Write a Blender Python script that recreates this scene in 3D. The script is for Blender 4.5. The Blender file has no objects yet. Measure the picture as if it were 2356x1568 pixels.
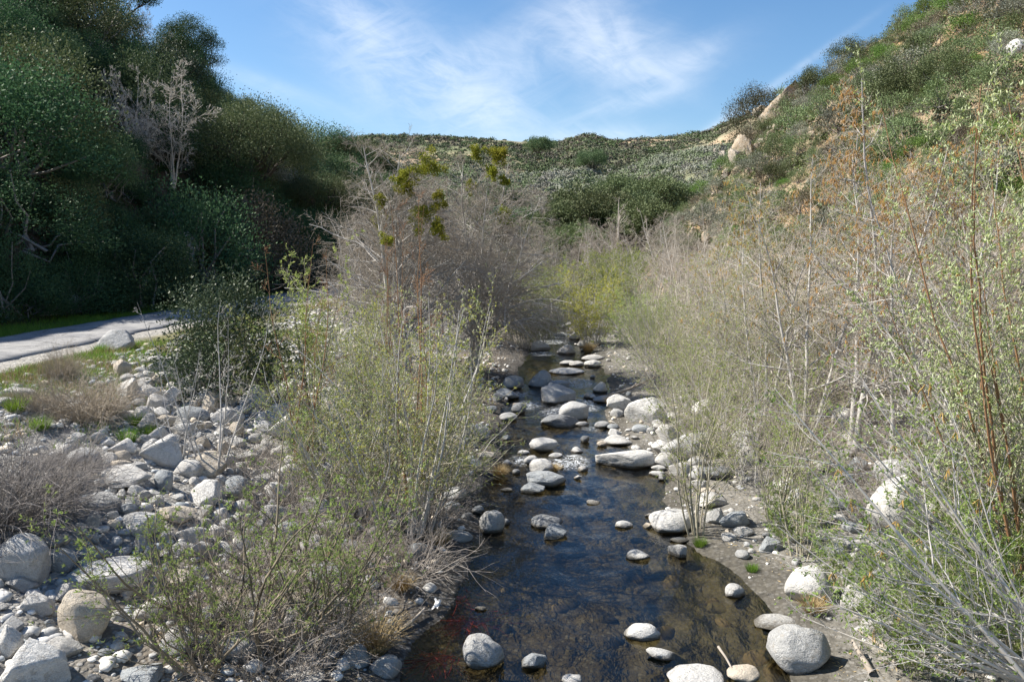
import bpy, bmesh, math, random
import numpy as np
from mathutils import Vector, noise as mnoise

scene = bpy.context.scene
COL = scene.collection
rad = math.radians

# ---------------------------------------------------------------- camera
F = 796.0                      # focal length in pixels of a 1024 px wide picture
HOR = 250.0                    # picture row of the level horizon
EYE = np.array([0.0, 0.0, 5.5])
PITCH = math.atan((340.5 - HOR) / F)
cam_d = bpy.data.cameras.new('camera')
cam_d.sensor_width = 36.0
cam_d.lens = 36.0 * F / 1024.0
cam_d.clip_start = 0.1
cam_d.clip_end = 4000.0
cam = bpy.data.objects.new('camera', cam_d)
COL.objects.link(cam)
cam.location = EYE
cam.rotation_euler = (math.pi / 2 - PITCH, 0, 0)
scene.camera = cam

# ---------------------------------------------------------------- sun and sky
SUN_AZ, SUN_EL = rad(-80), rad(46)
SUN = np.array([math.cos(SUN_EL) * math.sin(SUN_AZ), math.cos(SUN_EL) * math.cos(SUN_AZ), math.sin(SUN_EL)])
sun_d = bpy.data.lights.new('sun', 'SUN')
sun_d.energy = 5.0
sun_d.angle = rad(0.53)
sun_d.color = (1.0, 0.94, 0.845)
sun = bpy.data.objects.new('sun', sun_d)
COL.objects.link(sun)
sun.rotation_euler = Vector(SUN).to_track_quat('Z', 'Y').to_euler()

scene.view_settings.view_transform = 'Standard'
scene.view_settings.look = 'None'
scene.view_settings.exposure = 1.0
scene.view_settings.gamma = 1.0


class NT:
    """Small helper to wire node trees."""
    def __init__(self, tree):
        self.t = tree
        self.t.nodes.clear()

    def n(self, kind, **props):
        nd = self.t.nodes.new(kind)
        for k, v in props.items():
            setattr(nd, k, v)
        return nd

    def put(self, sock, v):
        if isinstance(v, bpy.types.NodeSocket):
            self.t.links.new(v, sock)
        elif isinstance(v, (tuple, list)) and len(v) == 3 and sock.type == 'RGBA':
            sock.default_value = (*v, 1)
        else:
            sock.default_value = v

    def math(self, op, a, b=0.0, c=None, clamp=False):
        nd = self.n('ShaderNodeMath', operation=op, use_clamp=clamp)
        self.put(nd.inputs[0], a)
        self.put(nd.inputs[1], b)
        if c is not None:
            self.put(nd.inputs[2], c)
        return nd.outputs[0]

    def mix(self, f, a, b, blend='MIX'):
        nd = self.n('ShaderNodeMix', data_type='RGBA', blend_type=blend)
        self.put(nd.inputs[0], f)
        self.put(nd.inputs[6], a)
        self.put(nd.inputs[7], b)
        return nd.outputs[2]

    def noise(self, vec, scale, detail=4.0, rough=0.55, dist=0.0):
        nd = self.n('ShaderNodeTexNoise')
        if vec is not None:
            self.put(nd.inputs['Vector'], vec)
        nd.inputs['Scale'].default_value = scale
        nd.inputs['Detail'].default_value = detail
        nd.inputs['Roughness'].default_value = rough
        nd.inputs['Distortion'].default_value = dist
        return nd.outputs['Fac']

    def ramp(self, f, stops):
        nd = self.n('ShaderNodeValToRGB')
        self.put(nd.inputs[0], f)
        el = nd.color_ramp.elements
        while len(el) > 1:
            el.remove(el[0])
        for i, (p, c) in enumerate(stops):
            e = el[0] if i == 0 else el.new(p)
            e.position = p
            e.color = (c, c, c, 1) if not isinstance(c, (tuple, list)) else (*c, 1)
        return nd.outputs[0]

    def remap(self, v, a, b, c=0.0, d=1.0):
        nd = self.n('ShaderNodeMapRange', interpolation_type='SMOOTHSTEP')
        self.put(nd.inputs[0], v)
        for i, x in enumerate((a, b, c, d)):
            nd.inputs[i + 1].default_value = x
        return nd.outputs[0]


def build_world():
    w = bpy.data.worlds.new('World')
    scene.world = w
    w.use_nodes = True
    t = NT(w.node_tree)
    out = t.n('ShaderNodeOutputWorld')
    bg = t.n('ShaderNodeBackground')
    bg.inputs[1].default_value = 0.082
    t.t.links.new(bg.outputs[0], out.inputs[0])
    sky = t.n('ShaderNodeTexSky', sky_type='NISHITA')
    sky.sun_disc = False
    sky.sun_elevation = SUN_EL
    sky.sun_rotation = SUN_AZ
    sky.altitude = 300
    sky.air_density = 1.0
    sky.dust_density = 0.6
    sky.ozone_density = 2.0
    hs = t.n('ShaderNodeHueSaturation')
    hs.inputs['Saturation'].default_value = 1.22
    hs.inputs['Value'].default_value = 1.0
    t.put(hs.inputs['Color'], sky.outputs[0])
    # thin cirrus: direction flattened on a plane ahead of the valley
    tc = t.n('ShaderNodeTexCoord')
    sp = t.n('ShaderNodeSeparateXYZ')
    t.put(sp.inputs[0], tc.outputs['Generated'])
    y = t.math('MAXIMUM', t.math('ABSOLUTE', sp.outputs[1]), 0.05)
    u = t.math('DIVIDE', sp.outputs[0], y)
    v = t.math('DIVIDE', sp.outputs[2], y)

    def rot_vec(deg, su, sv):
        c, s = math.cos(rad(deg)), math.sin(rad(deg))
        a = t.math('ADD', t.math('MULTIPLY', u, c), t.math('MULTIPLY', v, s))
        b = t.math('SUBTRACT', t.math('MULTIPLY', v, c), t.math('MULTIPLY', u, s))
        cv = t.n('ShaderNodeCombineXYZ')
        t.put(cv.inputs[0], t.math('MULTIPLY', a, su))
        t.put(cv.inputs[1], t.math('MULTIPLY', b, sv))
        return cv.outputs[0]

    def uv(px, py):
        a = math.atan((340.5 - py) / F) - PITCH
        k = math.cos(math.atan((340.5 - py) / F)) / math.cos(a)
        return (px - 512) / F * k, math.tan(a)

    def blob(px, py, rx, ry, deg, amp, soft=1.0):
        u0, v0 = uv(px, py)
        c, s = math.cos(rad(deg)), math.sin(rad(deg))
        du, dv = t.math('SUBTRACT', u, u0), t.math('SUBTRACT', v, v0)
        a = t.math('DIVIDE', t.math('ADD', t.math('MULTIPLY', du, c), t.math('MULTIPLY', dv, s)), rx / F)
        b = t.math('DIVIDE', t.math('SUBTRACT', t.math('MULTIPLY', dv, c), t.math('MULTIPLY', du, s)), ry / F)
        r = t.math('ADD', t.math('MULTIPLY', a, a), t.math('MULTIPLY', b, b))
        g = t.math('POWER', 2.718, t.math('MULTIPLY', r, -1.0))
        return t.math('MULTIPLY', g, amp)

    def total(vals):
        r = vals[0]
        for x in vals[1:]:
            r = t.math('ADD', r, x)
        return r

    veil = total([blob(360, 30, 70, 40, -55, .55), blob(440, 85, 110, 42, -28, .9), blob(520, 60, 60, 30, 30, .5),
                  blob(500, 115, 70, 25, -30, .45), blob(655, 80, 75, 22, 25, .5)])
    bright = total([blob(600, 32, 52, 34, -15, 1.25), blob(620, 60, 60, 18, -25, .55), blob(350, 12, 26, 12, -40, .7),
                    blob(455, 60, 60, 14, 25, .4), blob(628, 102, 40, 8, 15, .5), blob(690, 62, 30, 12, 30, .45)])
    thin = total([blob(270, 86, 75, 9, -20, .42), blob(605, 136, 50, 10, 5, .8), blob(770, 88, 90, 4, 35, .45),
                  blob(712, 132, 22, 7, 35, .9)])
    wisp = t.noise(rot_vec(-32, 5.0, 15.0), 1.0, 8, .62, 1.3)
    wisp2 = t.noise(rot_vec(24, 4.0, 18.0), 1.3, 8, .6, .9)
    fine = t.noise(rot_vec(-10, 14.0, 34.0), 1.0, 6, .65, 1.5)
    w1 = t.remap(wisp, .34, .66)
    w2 = t.remap(wisp2, .34, .66)
    wf = t.remap(fine, .25, .75, .55, 1.0)
    m1 = t.math('MULTIPLY', veil, t.math('ADD', t.math('MULTIPLY', t.math('MAXIMUM', w1, w2), .75), .22))
    m2 = t.math('MULTIPLY', bright, t.math('ADD', t.math('MULTIPLY', t.math('ADD', w1, w2), .42), .28))
    m3 = t.math('MULTIPLY', thin, t.math('ADD', t.math('MULTIPLY', w1, .5), .5))
    cov = t.math('MULTIPLY', total([t.math('MULTIPLY', m1, .6), t.math('MULTIPLY', m2, .72), t.math('MULTIPLY', m3, .7)]), wf, clamp=True)
    cov = t.math('MULTIPLY', t.math('SUBTRACT', 1.0, t.math('POWER', 2.718, t.math('MULTIPLY', cov, -1.25))), .76)
    col = t.mix(cov, hs.outputs[0], (7.6, 7.9, 8.3))
    t.put(bg.inputs[0], col)
    w.cycles.sampling_method = 'MANUAL'
    w.cycles.sample_map_resolution = 512


build_world()
scene.cycles.max_bounces = 6
scene.cycles.diffuse_bounces = 3
scene.cycles.glossy_bounces = 2
scene.cycles.transparent_max_bounces = 12
scene.cycles.caustics_reflective = False
scene.cycles.caustics_refractive = False

# ---------------------------------------------------------------- picture <-> place
R = 1 / 2.3008                 # readings taken on a 2356 px wide view of the photograph


def ray(px, py):
    d = np.array([(px - 512) / F, 1.0, (340.5 - py) / F])
    c, s = math.cos(PITCH), math.sin(PITCH)
    return np.array([d[0], d[1] * c + d[2] * s, -d[1] * s + d[2] * c])


def project(p):
    q = np.asarray(p, float) - EYE
    c, s = math.cos(PITCH), math.sin(PITCH)
    yy, zz = q[1] * c - q[2] * s, q[1] * s + q[2] * c
    return 512 + F * q[0] / yy, 340.5 - F * zz / yy, yy


def vnoise(x, y, seed=0):
    """Smooth value noise in -1..1 for numpy arrays."""
    xi, yi = np.floor(x).astype(np.int64), np.floor(y).astype(np.int64)
    xf, yf = x - xi, y - yi

    def h(a, b):
        n = (a * 374761393 + b * 668265263 + seed * 974711) & 0x7fffffff
        n = ((n ^ (n >> 13)) * 1274126177) & 0x7fffffff
        return ((n ^ (n >> 16)) & 0xffff) / 32767.5 - 1.0
    sx, sy = xf * xf * (3 - 2 * xf), yf * yf * (3 - 2 * yf)
    a = h(xi, yi) * (1 - sx) + h(xi + 1, yi) * sx
    b = h(xi, yi + 1) * (1 - sx) + h(xi + 1, yi + 1) * sx
    return a * (1 - sy) + b * sy


def fbm(x, y, seed=0, octs=4):
    r, a = 0.0, 1.0
    for i in range(octs):
        r = r + a * vnoise(x * 2 ** i, y * 2 ** i, seed + i * 17)
        a *= .5
    return r


def sstep(a, b, x):
    t = np.clip((x - a) / (b - a), 0, 1)
    return t * t * (3 - 2 * t)


SLOPE = 0.022


def water_z(y):
    y = np.asarray(y, float)
    return SLOPE * (np.clip(y, 0, 75) - 10) + .0 * y


def on_water(px, py):
    d = ray(px, py)
    # z = EYE.z + t*dz = SLOPE*(t*dy-10)
    t = (EYE[2] + SLOPE * 10) / (SLOPE * d[1] - d[2])
    return EYE + d * t


_edge = [(1650, 860, 1850), (1568, 915, 1800), (1480, 935, 1790), (1400, 1020, 1745), (1300, 1085, 1655), (1240, 1108, 1575), (1150, 1110, 1525),
         (1100, 1120, 1530), (1060, 1150, 1470), (1000, 1140, 1395), (960, 1150, 1385), (900, 1165, 1395), (850, 1200, 1390), (800, 1228, 1345),
         (770, 1240, 1318), (745, 1250, 1300), (725, 1265, 1300)]
_ey, _el, _er = [], [], []
for yy, l, r in _edge:
    a, b = on_water(l * R, yy * R), on_water(r * R, yy * R)
    _ey.append(a[1]); _el.append(a[0]); _er.append(b[0])
_ey = [0] + _ey + [80, 130]
_el = [_el[0] + .3] + _el + [_el[-1] + 2.0, 6.0]
_er = [_er[0]] + _er + [_er[-1] + 1.6, 8.0]


def edges(y):
    j = .18 * vnoise(y * .8, y * 0 + 3.3, 5) + .1 * vnoise(y * 2.1, y * 0, 6)
    return np.interp(y, _ey, _el) + j, np.interp(y, _ey, _er) + .7 * j


def road_x(y):        # near (right hand) edge and far edge of the road
    near = np.interp(y, [0, 15, 22, 30, 38, 46, 56, 70, 95, 140], [-13.9, -13.6, -13.3, -12.8, -12.1, -10.9, -9.2, -7.0, -2.5, 6])
    return near, near - 3.7


def road_z(y):
    return 2.62 + 0.008 * (np.clip(y, 0, 140) - 20)


def ground(x, y):
    x, y = np.asarray(x, float), np.asarray(y, float)
    xl, xr = edges(y)
    wz = water_z(y)
    half = np.maximum((xr - xl) / 2, .2)
    c = (xl + xr) / 2
    inside = np.clip(1 - ((x - c) / half) ** 2, 0, 1)
    z = wz - .03 - .36 * np.sqrt(inside) * np.clip(half / 1.6, .35, 1) + .05 * fbm(x * 2.2, y * 2.2, 2, 3) * (inside > 0)
    # left bank up to the road shelf
    dl = xl - x
    tl = np.interp(dl, [0, .4, 1.5, 3, 5, 7, 9, 10.5, 13], [0, .05, .12, .24, .46, .72, .92, 1.0, 1.0])
    zr = road_z(y)
    zl = wz + (zr - wz) * tl + .09 * fbm(x * .9, y * .9, 11, 4) * np.clip(dl / 1.5, 0, 1) * (1 - sstep(8.5, 10.5, dl) * .7)
    n_, f_ = road_x(y)
    shelf = sstep(n_ + 2.2, n_ + .5, x)
    zl = zl * (1 - shelf) + (zr + .02 * fbm(x * 2, y * 2, 13, 3) - .02) * shelf
    onroad = sstep(n_ + .5, n_ + .1, x) * sstep(f_ - .6, f_ - .15, x)
    zl = zl * (1 - onroad) + (zr - .03) * onroad
    # left hillside
    toe = f_ - np.interp(y, [0, 20, 33, 45, 60, 80, 120], [2.0, 2.3, 2.2, 2.6, 2.8, 4.0, 5])
    d = np.maximum(toe - x, 0)
    crest = np.interp(y, [0, 25, 45, 60, 72, 84, 100, 130, 170], [50, 50, 47, 38, 27, 19, 13, 9, 7])
    rise = np.interp(d, [0, 1.2, 4, 12, 26, 60, 150], [0, .9, 5.2, 15, 32, 66, 120])
    shade_boost = 1 + .12 * (1 - sstep(28, 52, y))  # near hill raised, mostly out of view, so that it shades the road
    rise, crest = rise * shade_boost, crest * shade_boost
    rough = (1.1 * fbm(x * .12, y * .12, 21, 4) + .5 * fbm(x * .5, y * .5, 23, 3)) * sstep(.5, 5, d)
    hl = crest * (1 - np.exp(-rise / crest * 1.0 - (rise / crest) ** 3 * .5)) + rough
    zl = zl + np.where(d > 0, np.maximum(hl, 0), 0)
    zl = np.where(dl > 0, zl, -9)
    # right bank, then the right hillside
    dr = x - xr
    zb = wz + np.interp(dr, [0, .4, 1.2, 3, 6, 10, 15, 25], [-.02, .06, .13, .3, .7, 1.25, 2.1, 3.2]) \
        + .07 * fbm(x * .9, y * .9, 31, 4) * np.clip(dr / 1.5, 0, 1)
    toer = np.interp(y, [0, 15, 30, 45, 58, 68, 76, 86, 110, 160], [17, 16.5, 16, 14.5, 12.2, 10.6, 11.5, 18, 40, 90])
    dd = np.maximum(x - toer, 0)
    crestr = np.interp(y, [0, 30, 50, 64, 74, 84, 100, 140], [56, 55, 52, 46, 38, 26, 14, 8])
    riser = np.interp(dd, [0, 1.5, 5, 15, 30, 60, 140], [0, 2.1, 6.6, 17.4, 30.6, 50, 76])
    roughr = (1.0 * fbm(x * .13, y * .13, 41, 4) + .55 * fbm(x * .45, y * .45, 43, 3)) * sstep(.3, 4, dd)
    hr = crestr * (1 - np.exp(-riser / crestr - (riser / crestr) ** 3 * .4)) + roughr
    zb = zb + np.where(dd > 0, np.maximum(hr, 0), 0)
    zb = np.where(dr > 0, zb, -9)
    z = np.where(dl > 0, zl, np.where(dr > 0, zb, z))
    # country beyond: a middle hill and the far ridge
    dist = np.hypot(x, y)
    az = np.arctan2(x, np.maximum(y, 1e-3))
    px = 512 + F * np.tan(np.clip(az, -1.2, 1.2))
    far_row = np.interp(px, [150, 250, 317, 370, 430, 470, 520, 560, 585, 615, 650, 700, 735, 790], [152, 150, 146, 137, 137, 139, 144, 144, 138, 144, 143, 138, 126, 118])
    far_top = (HOR - far_row) / F * 430 + EYE[2] - 6
    g = fbm(x * .012, y * .012, 51, 5)
    zf = 1.5 + (far_top - 1.5) * sstep(95, 430, dist) ** .8 + g * 4.2 * sstep(120, 220, dist) * (1 - .85 * sstep(330, 430, dist)) + .9 * fbm(x * .06, y * .06, 53, 3) * sstep(110, 200, dist)
    zf = np.where(dist > 430, zf - (dist - 430) * .25, zf)
    mid_row = np.interp(px, [330, 480, 535, 560, 600, 650, 700, 745, 820], [262, 262, 236, 214, 178, 160, 150, 147, 142])
    mid_top = (HOR - mid_row) / F * 210 + EYE[2] - 2
    prof = sstep(78, 210, dist) ** 1.15
    zm = 1.0 + (mid_top - 1.0) * prof + .8 * fbm(x * .05, y * .05, 61, 4) * sstep(80, 130, dist) + .35 * fbm(x * .2, y * .2, 63, 3) * sstep(80, 120, dist)
    zm = np.where(dist > 210, zm - (dist - 210) * .5, zm)
    beyond = np.maximum(zf, zm)
    k = sstep(70, 110, dist)
    return np.where(dist > 70, np.maximum(z, beyond * k + z * (1 - k) * (k < 1) - 6 * (1 - k)), z)


def surface(x, y):
    return np.maximum(ground(x, y), water_z(y))


_ts = np.geomspace(3.0, 600.0, 420)


def at_many(px, py):
    """The first points of ground or water that looks through (px, py) meet."""
    px, py = np.atleast_1d(np.asarray(px, float)), np.atleast_1d(np.asarray(py, float))
    D = np.stack([ray(a, b) for a, b in zip(px, py)])
    P = EYE + D[:, None, :] * _ts[None, :, None]
    below = P[..., 2] < surface(P[..., 0], P[..., 1])
    i = np.where(below.any(1), below.argmax(1), len(_ts) - 1)
    a, b = _ts[np.maximum(i - 1, 0)], _ts[i].copy()
    for _ in range(11):
        m = (a + b) / 2
        q = EYE + D * m[:, None]
        low = q[:, 2] < surface(q[:, 0], q[:, 1])
        b, a = np.where(low, m, b), np.where(low, a, m)
    return EYE + D * b[:, None]


def at(px, py):
    return at_many([px], [py])[0]


def at_depth(px, depth):
    """Ground point below picture column px at a forward distance."""
    x = (px - 512) / F * depth
    return np.array([x, depth, float(ground(x, depth))])


# ---------------------------------------------------------------- mesh helpers
def mesh_np(name, verts, quads=None, tris=None, mats=(), mat_idx=None, smooth=False, attrs=None):
    me = bpy.data.meshes.new(name)
    verts = np.ascontiguousarray(verts, dtype=np.float32).reshape(-1, 3)
    q = np.zeros((0, 4), np.int32) if quads is None else np.asarray(quads, np.int32).reshape(-1, 4)
    t = np.zeros((0, 3), np.int32) if tris is None else np.asarray(tris, np.int32).reshape(-1, 3)
    me.vertices.add(len(verts))
    me.vertices.foreach_set('co', verts.ravel())
    me.loops.add(q.size + t.size)
    me.loops.foreach_set('vertex_index', np.concatenate([q.ravel(), t.ravel()]).astype(np.int32))
    me.polygons.add(len(q) + len(t))
    starts = np.concatenate([np.arange(len(q)) * 4, q.size + np.arange(len(t)) * 3]).astype(np.int32)
    me.polygons.foreach_set('loop_start', starts)
    if smooth:
        me.polygons.foreach_set('use_smooth', np.ones(len(q) + len(t), bool))
    for m in mats:
        me.materials.append(m)
    if mat_idx is not None:
        me.polygons.foreach_set('material_index', np.asarray(mat_idx, np.int32))
    for an, av in (attrs or {}).items():
        av = np.asarray(av, np.float32)
        if av.ndim == 1:
            a = me.attributes.new(an, 'FLOAT', 'POINT')
            a.data.foreach_set('value', av)
        else:
            a = me.attributes.new(an, 'FLOAT_COLOR', 'POINT')
            a.data.foreach_set('color', np.concatenate([av, np.ones((len(av), 1), np.float32)], 1).ravel())
    me.update(calc_edges=True)
    return me


def obj(name, me, parent=None, loc=None, rot=None, scale=None):
    o = bpy.data.objects.new(name, me)
    COL.objects.link(o)
    if parent is not None:
        o.parent = parent
    if loc is not None:
        o.location = loc
    if rot is not None:
        o.rotation_euler = rot
    if scale is not None:
        o.scale = scale
    return o


def tag(o, label=None, cat=None, group=None, kind=None):
    for k, v in (('label', label), ('category', cat), ('group', group), ('kind', kind)):
        if v:
            o[k] = v
    return o


def thing(name, loc, label, cat, group=None, rotz=0.0, scale=1.0):
    o = obj(name, None, loc=loc, rot=(0, 0, rotz), scale=(scale,) * 3 if not isinstance(scale, tuple) else scale)
    o.empty_display_size = .2
    return tag(o, label, cat, group)


def copy_tree(o):
    c = o.copy()
    COL.objects.link(c)
    for ch in o.children:
        k = ch.copy()
        COL.objects.link(k)
        k.parent = c
        for g in ch.children:
            s = g.copy()
            COL.objects.link(s)
            s.parent = k
    return c


def unit(v):
    return v / np.maximum(np.linalg.norm(v, axis=-1, keepdims=True), 1e-9)


def tubes(pts, rads, sides):
    """(N,K,3) lines with (N,K) radii as open tubes: verts, quads."""
    n, k, _ = pts.shape
    tg = unit(np.gradient(pts, axis=1)) if k > 2 else unit(np.repeat(pts[:, 1:2] - pts[:, 0:1], k, axis=1))
    ref = np.where(np.abs(tg[..., 2:3]) < .9, np.array([0, 0, 1.0]), np.array([1.0, 0, 0]))
    a = unit(np.cross(tg, ref))
    b = np.cross(tg, a)
    an = np.arange(sides) * 2 * np.pi / sides
    ring = pts[:, :, None, :] + rads[:, :, None, None] * (np.cos(an)[None, None, :, None] * a[:, :, None, :] + np.sin(an)[None, None, :, None] * b[:, :, None, :])
    verts = ring.reshape(-1, 3)
    base = (np.arange(n) * k * sides)[:, None, None] + (np.arange(k - 1) * sides)[None, :, None] + np.arange(sides)[None, None, :]
    nxt = (np.arange(n) * k * sides)[:, None, None] + (np.arange(k - 1) * sides)[None, :, None] + ((np.arange(sides) + 1) % sides)[None, None, :]
    quads = np.stack([base, nxt, nxt + sides, base + sides], -1).reshape(-1, 4)
    return verts, quads


def join(parts):
    vs, qs, o = [], [], 0
    for v, q in parts:
        vs.append(v); qs.append(q + o); o += len(v)
    return (np.concatenate(vs), np.concatenate(qs)) if vs else (np.zeros((0, 3)), np.zeros((0, 4), int))


def lines(rng, start, dirs, length, k, wig=.1, up=0.0, droop=0.0):
    """Grow N wandering lines of K points."""
    n = len(start)
    d = unit(np.asarray(dirs, float))
    p = np.empty((n, k, 3))
    p[:, 0] = start
    step = (np.asarray(length) / (k - 1))[:, None]
    for i in range(1, k):
        p[:, i] = p[:, i - 1] + d * step
        d = d + wig * rng.normal(size=(n, 3))
        d[:, 2] += up - droop * (i / k)
        d = unit(d)
    return p


def sprout(rng, pts, rads, per, ang, lenr, radr, t0=.2, t1=1.0, jit=.3, flat=0.0, absl=None, falloff=.55):
    """Choose child starts along parent lines: start, direction, length, radius."""
    n, k, _ = pts.shape
    t = t0 + (t1 - t0) * ((np.arange(per)[None, :] + rng.random((n, per))) / per)
    f = t * (k - 1)
    i = np.clip(f.astype(int), 0, k - 2)
    fr = (f - i)[..., None]
    ii = np.arange(n)[:, None]
    a, b = pts[ii, i], pts[ii, i + 1]
    s = a + (b - a) * fr
    tg = unit(b - a)
    r = rng.normal(size=tg.shape)
    r[..., 2] *= (1 - flat)
    perp = unit(r - (r * tg).sum(-1, keepdims=True) * tg)
    th = np.radians(ang[0] + (ang[1] - ang[0]) * rng.random((n, per)))[..., None]
    d = np.cos(th) * tg + np.sin(th) * perp
    plen = np.linalg.norm(np.diff(pts, axis=1), axis=-1).sum(1)[:, None]
    ln = (plen * lenr if absl is None else absl) * (1 - falloff * t) * (1 + jit * rng.normal(size=t.shape).clip(-1.5, 1.5))
    pr = rads[ii, i] * (1 - fr[..., 0]) + rads[ii, i + 1] * fr[..., 0]
    return s.reshape(-1, 3), d.reshape(-1, 3), np.maximum(ln, .03).ravel(), (pr * radr).ravel()


def taper(r0, k, end=.3, flare=0.0):
    t = np.linspace(0, 1, k)
    return r0[:, None] * ((1 - t) + end * t + flare * np.exp(-t * 12))[None, :]


def leaf_quads(rng, pos, dirs, length, width, spread=.5):
    """One rhombic leaf per position."""
    n = len(pos)
    d = unit(unit(dirs) + spread * rng.normal(size=(n, 3)))
    w = unit(np.cross(d, rng.normal(size=(n, 3))))
    L = (length * (.65 + .7 * rng.random(n)))[:, None]
    W = (width * (.65 + .7 * rng.random(n)))[:, None]
    mid = pos + d * L * .45
    v = np.stack([pos, mid + w * W / 2, pos + d * L, mid - w * W / 2], 1)
    return v.reshape(-1, 3), np.arange(n * 4).reshape(-1, 4)


# ---------------------------------------------------------------- materials
def new_mat(name):
    m = bpy.data.materials.new(name)
    m.use_nodes = True
    t = NT(m.node_tree)
    out = t.n('ShaderNodeOutputMaterial')
    return m, t, out


def leaf_mat(name, c1, c2, trans=.35, rough=.6, spec=.15, vary=.3):
    """Leaves: colour differs leaf by leaf and plant by plant, some light passes through."""
    m, t, out = new_mat(name)
    geo = t.n('ShaderNodeNewGeometry')
    oi = t.n('ShaderNodeObjectInfo')
    c = t.mix(geo.outputs['Random Per Island'], c1, c2)
    v = t.math('ADD', 1 - vary, t.math('MULTIPLY', oi.outputs['Random'], 2 * vary))
    hs = t.n('ShaderNodeHueSaturation')
    t.put(hs.inputs['Color'], c)
    t.put(hs.inputs['Value'], v)
    t.put(hs.inputs['Hue'], t.math('ADD', .485, t.math('MULTIPLY', oi.outputs['Random'], .03)))
    p = t.n('ShaderNodeBsdfPrincipled')
    t.put(p.inputs['Base Color'], hs.outputs[0])
    p.inputs['Roughness'].default_value = rough
    p.inputs['Specular IOR Level'].default_value = spec
    tr = t.n('ShaderNodeBsdfTranslucent')
    t.put(tr.inputs[0], hs.outputs[0])
    mx = t.n('ShaderNodeMixShader')
    mx.inputs[0].default_value = trans
    t.t.links.new(p.outputs[0], mx.inputs[1])
    t.t.links.new(tr.outputs[0], mx.inputs[2])
    t.t.links.new(mx.outputs[0], out.inputs[0])
    return m


def bark_mat(name, c1, c2, scale=9.0, rough=.8):
    m, t, out = new_mat(name)
    geo = t.n('ShaderNodeNewGeometry')
    tc = t.n('ShaderNodeTexCoord')
    n = t.noise(tc.outputs['Object'], scale, 4, .6)
    f = t.math('ADD', t.math('MULTIPLY', geo.outputs['Random Per Island'], .55), t.math('MULTIPLY', t.remap(n, .3, .7), .45))
    p = t.n('ShaderNodeBsdfPrincipled')
    t.put(p.inputs['Base Color'], t.mix(f, c1, c2))
    p.inputs['Roughness'].default_value = rough
    p.inputs['Specular IOR Level'].default_value = .25
    t.t.links.new(p.outputs[0], out.inputs[0])
    return m


def rock_mat():
    m, t, out = new_mat('river_rock')
    oi = t.n('ShaderNodeObjectInfo')
    tc = t.n('ShaderNodeTexCoord')
    off = t.n('ShaderNodeVectorMath', operation='ADD')
    t.put(off.inputs[0], tc.outputs['Object'])
    cv = t.n('ShaderNodeCombineXYZ')
    t.put(cv.inputs[0], t.math('MULTIPLY', oi.outputs['Random'], 37.0))
    t.put(cv.inputs[1], t.math('MULTIPLY', oi.outputs['Random'], 91.0))
    t.put(off.inputs[1], cv.outputs[0])
    P = off.outputs[0]
    big = t.noise(P, 1.6, 5, .6, .4)
    grain = t.noise(P, 26.0, 3, .7)
    mott = t.noise(P, 6.0, 5, .65, .6)
    vein = t.noise(P, 2.2, 3, .5, 1.8)
    base = oi.outputs['Color']
    c = t.mix(t.math('MULTIPLY', t.remap(big, .42, .68), .25), base, (.17, .18, .19))
    c = t.mix(t.math('MULTIPLY', t.remap(mott, .5, .72), .3), c, (.50, .47, .42))
    c = t.mix(t.math('MULTIPLY', t.remap(mott, .48, .26), .34), c, (.13, .135, .14))
    stain = t.noise(P, 3.1, 4, .6, 1.0)
    c = t.mix(t.math('MULTIPLY', t.remap(stain, .54, .7), .4), c, (.27, .22, .155))
    vv = t.math('SUBTRACT', 1.0, t.remap(t.math('ABSOLUTE', t.math('SUBTRACT', vein, .5)), .004, .022))
    c = t.mix(t.math('MULTIPLY', vv, .32), c, (.7, .7, .69))
    c = t.mix(1.0, c, t.ramp(grain, [(.25, .68), (.5, 1.0), (.75, 1.22)]), 'MULTIPLY')
    geo = t.n('ShaderNodeNewGeometry')
    sp = t.n('ShaderNodeSeparateXYZ')
    t.put(sp.inputs[0], geo.outputs['Position'])
    above = t.math('SUBTRACT', sp.outputs[2], t.math('MULTIPLY', t.math('SUBTRACT', sp.outputs[1], 10.0), SLOPE))
    band = t.remap(t.math('ADD', above, t.math('MULTIPLY', mott, -.10)), .035, -.02)     # algae and wet line of the stream
    c = t.mix(t.math('MULTIPLY', band, .82), c, (.085, .07, .045))
    p = t.n('ShaderNodeBsdfPrincipled')
    t.put(p.inputs['Base Color'], c)
    p.inputs['Roughness'].default_value = .82
    p.inputs['Specular IOR Level'].default_value = .25
    bp = t.n('ShaderNodeBump')
    bp.inputs['Strength'].default_value = .8
    bp.inputs['Distance'].default_value = .08
    t.put(bp.inputs['Height'], t.math('ADD', t.math('MULTIPLY', mott, .9), t.math('MULTIPLY', grain, .3)))
    t.t.links.new(bp.outputs[0], p.inputs['Normal'])
    t.t.links.new(p.outputs[0], out.inputs[0])
    return m


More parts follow.
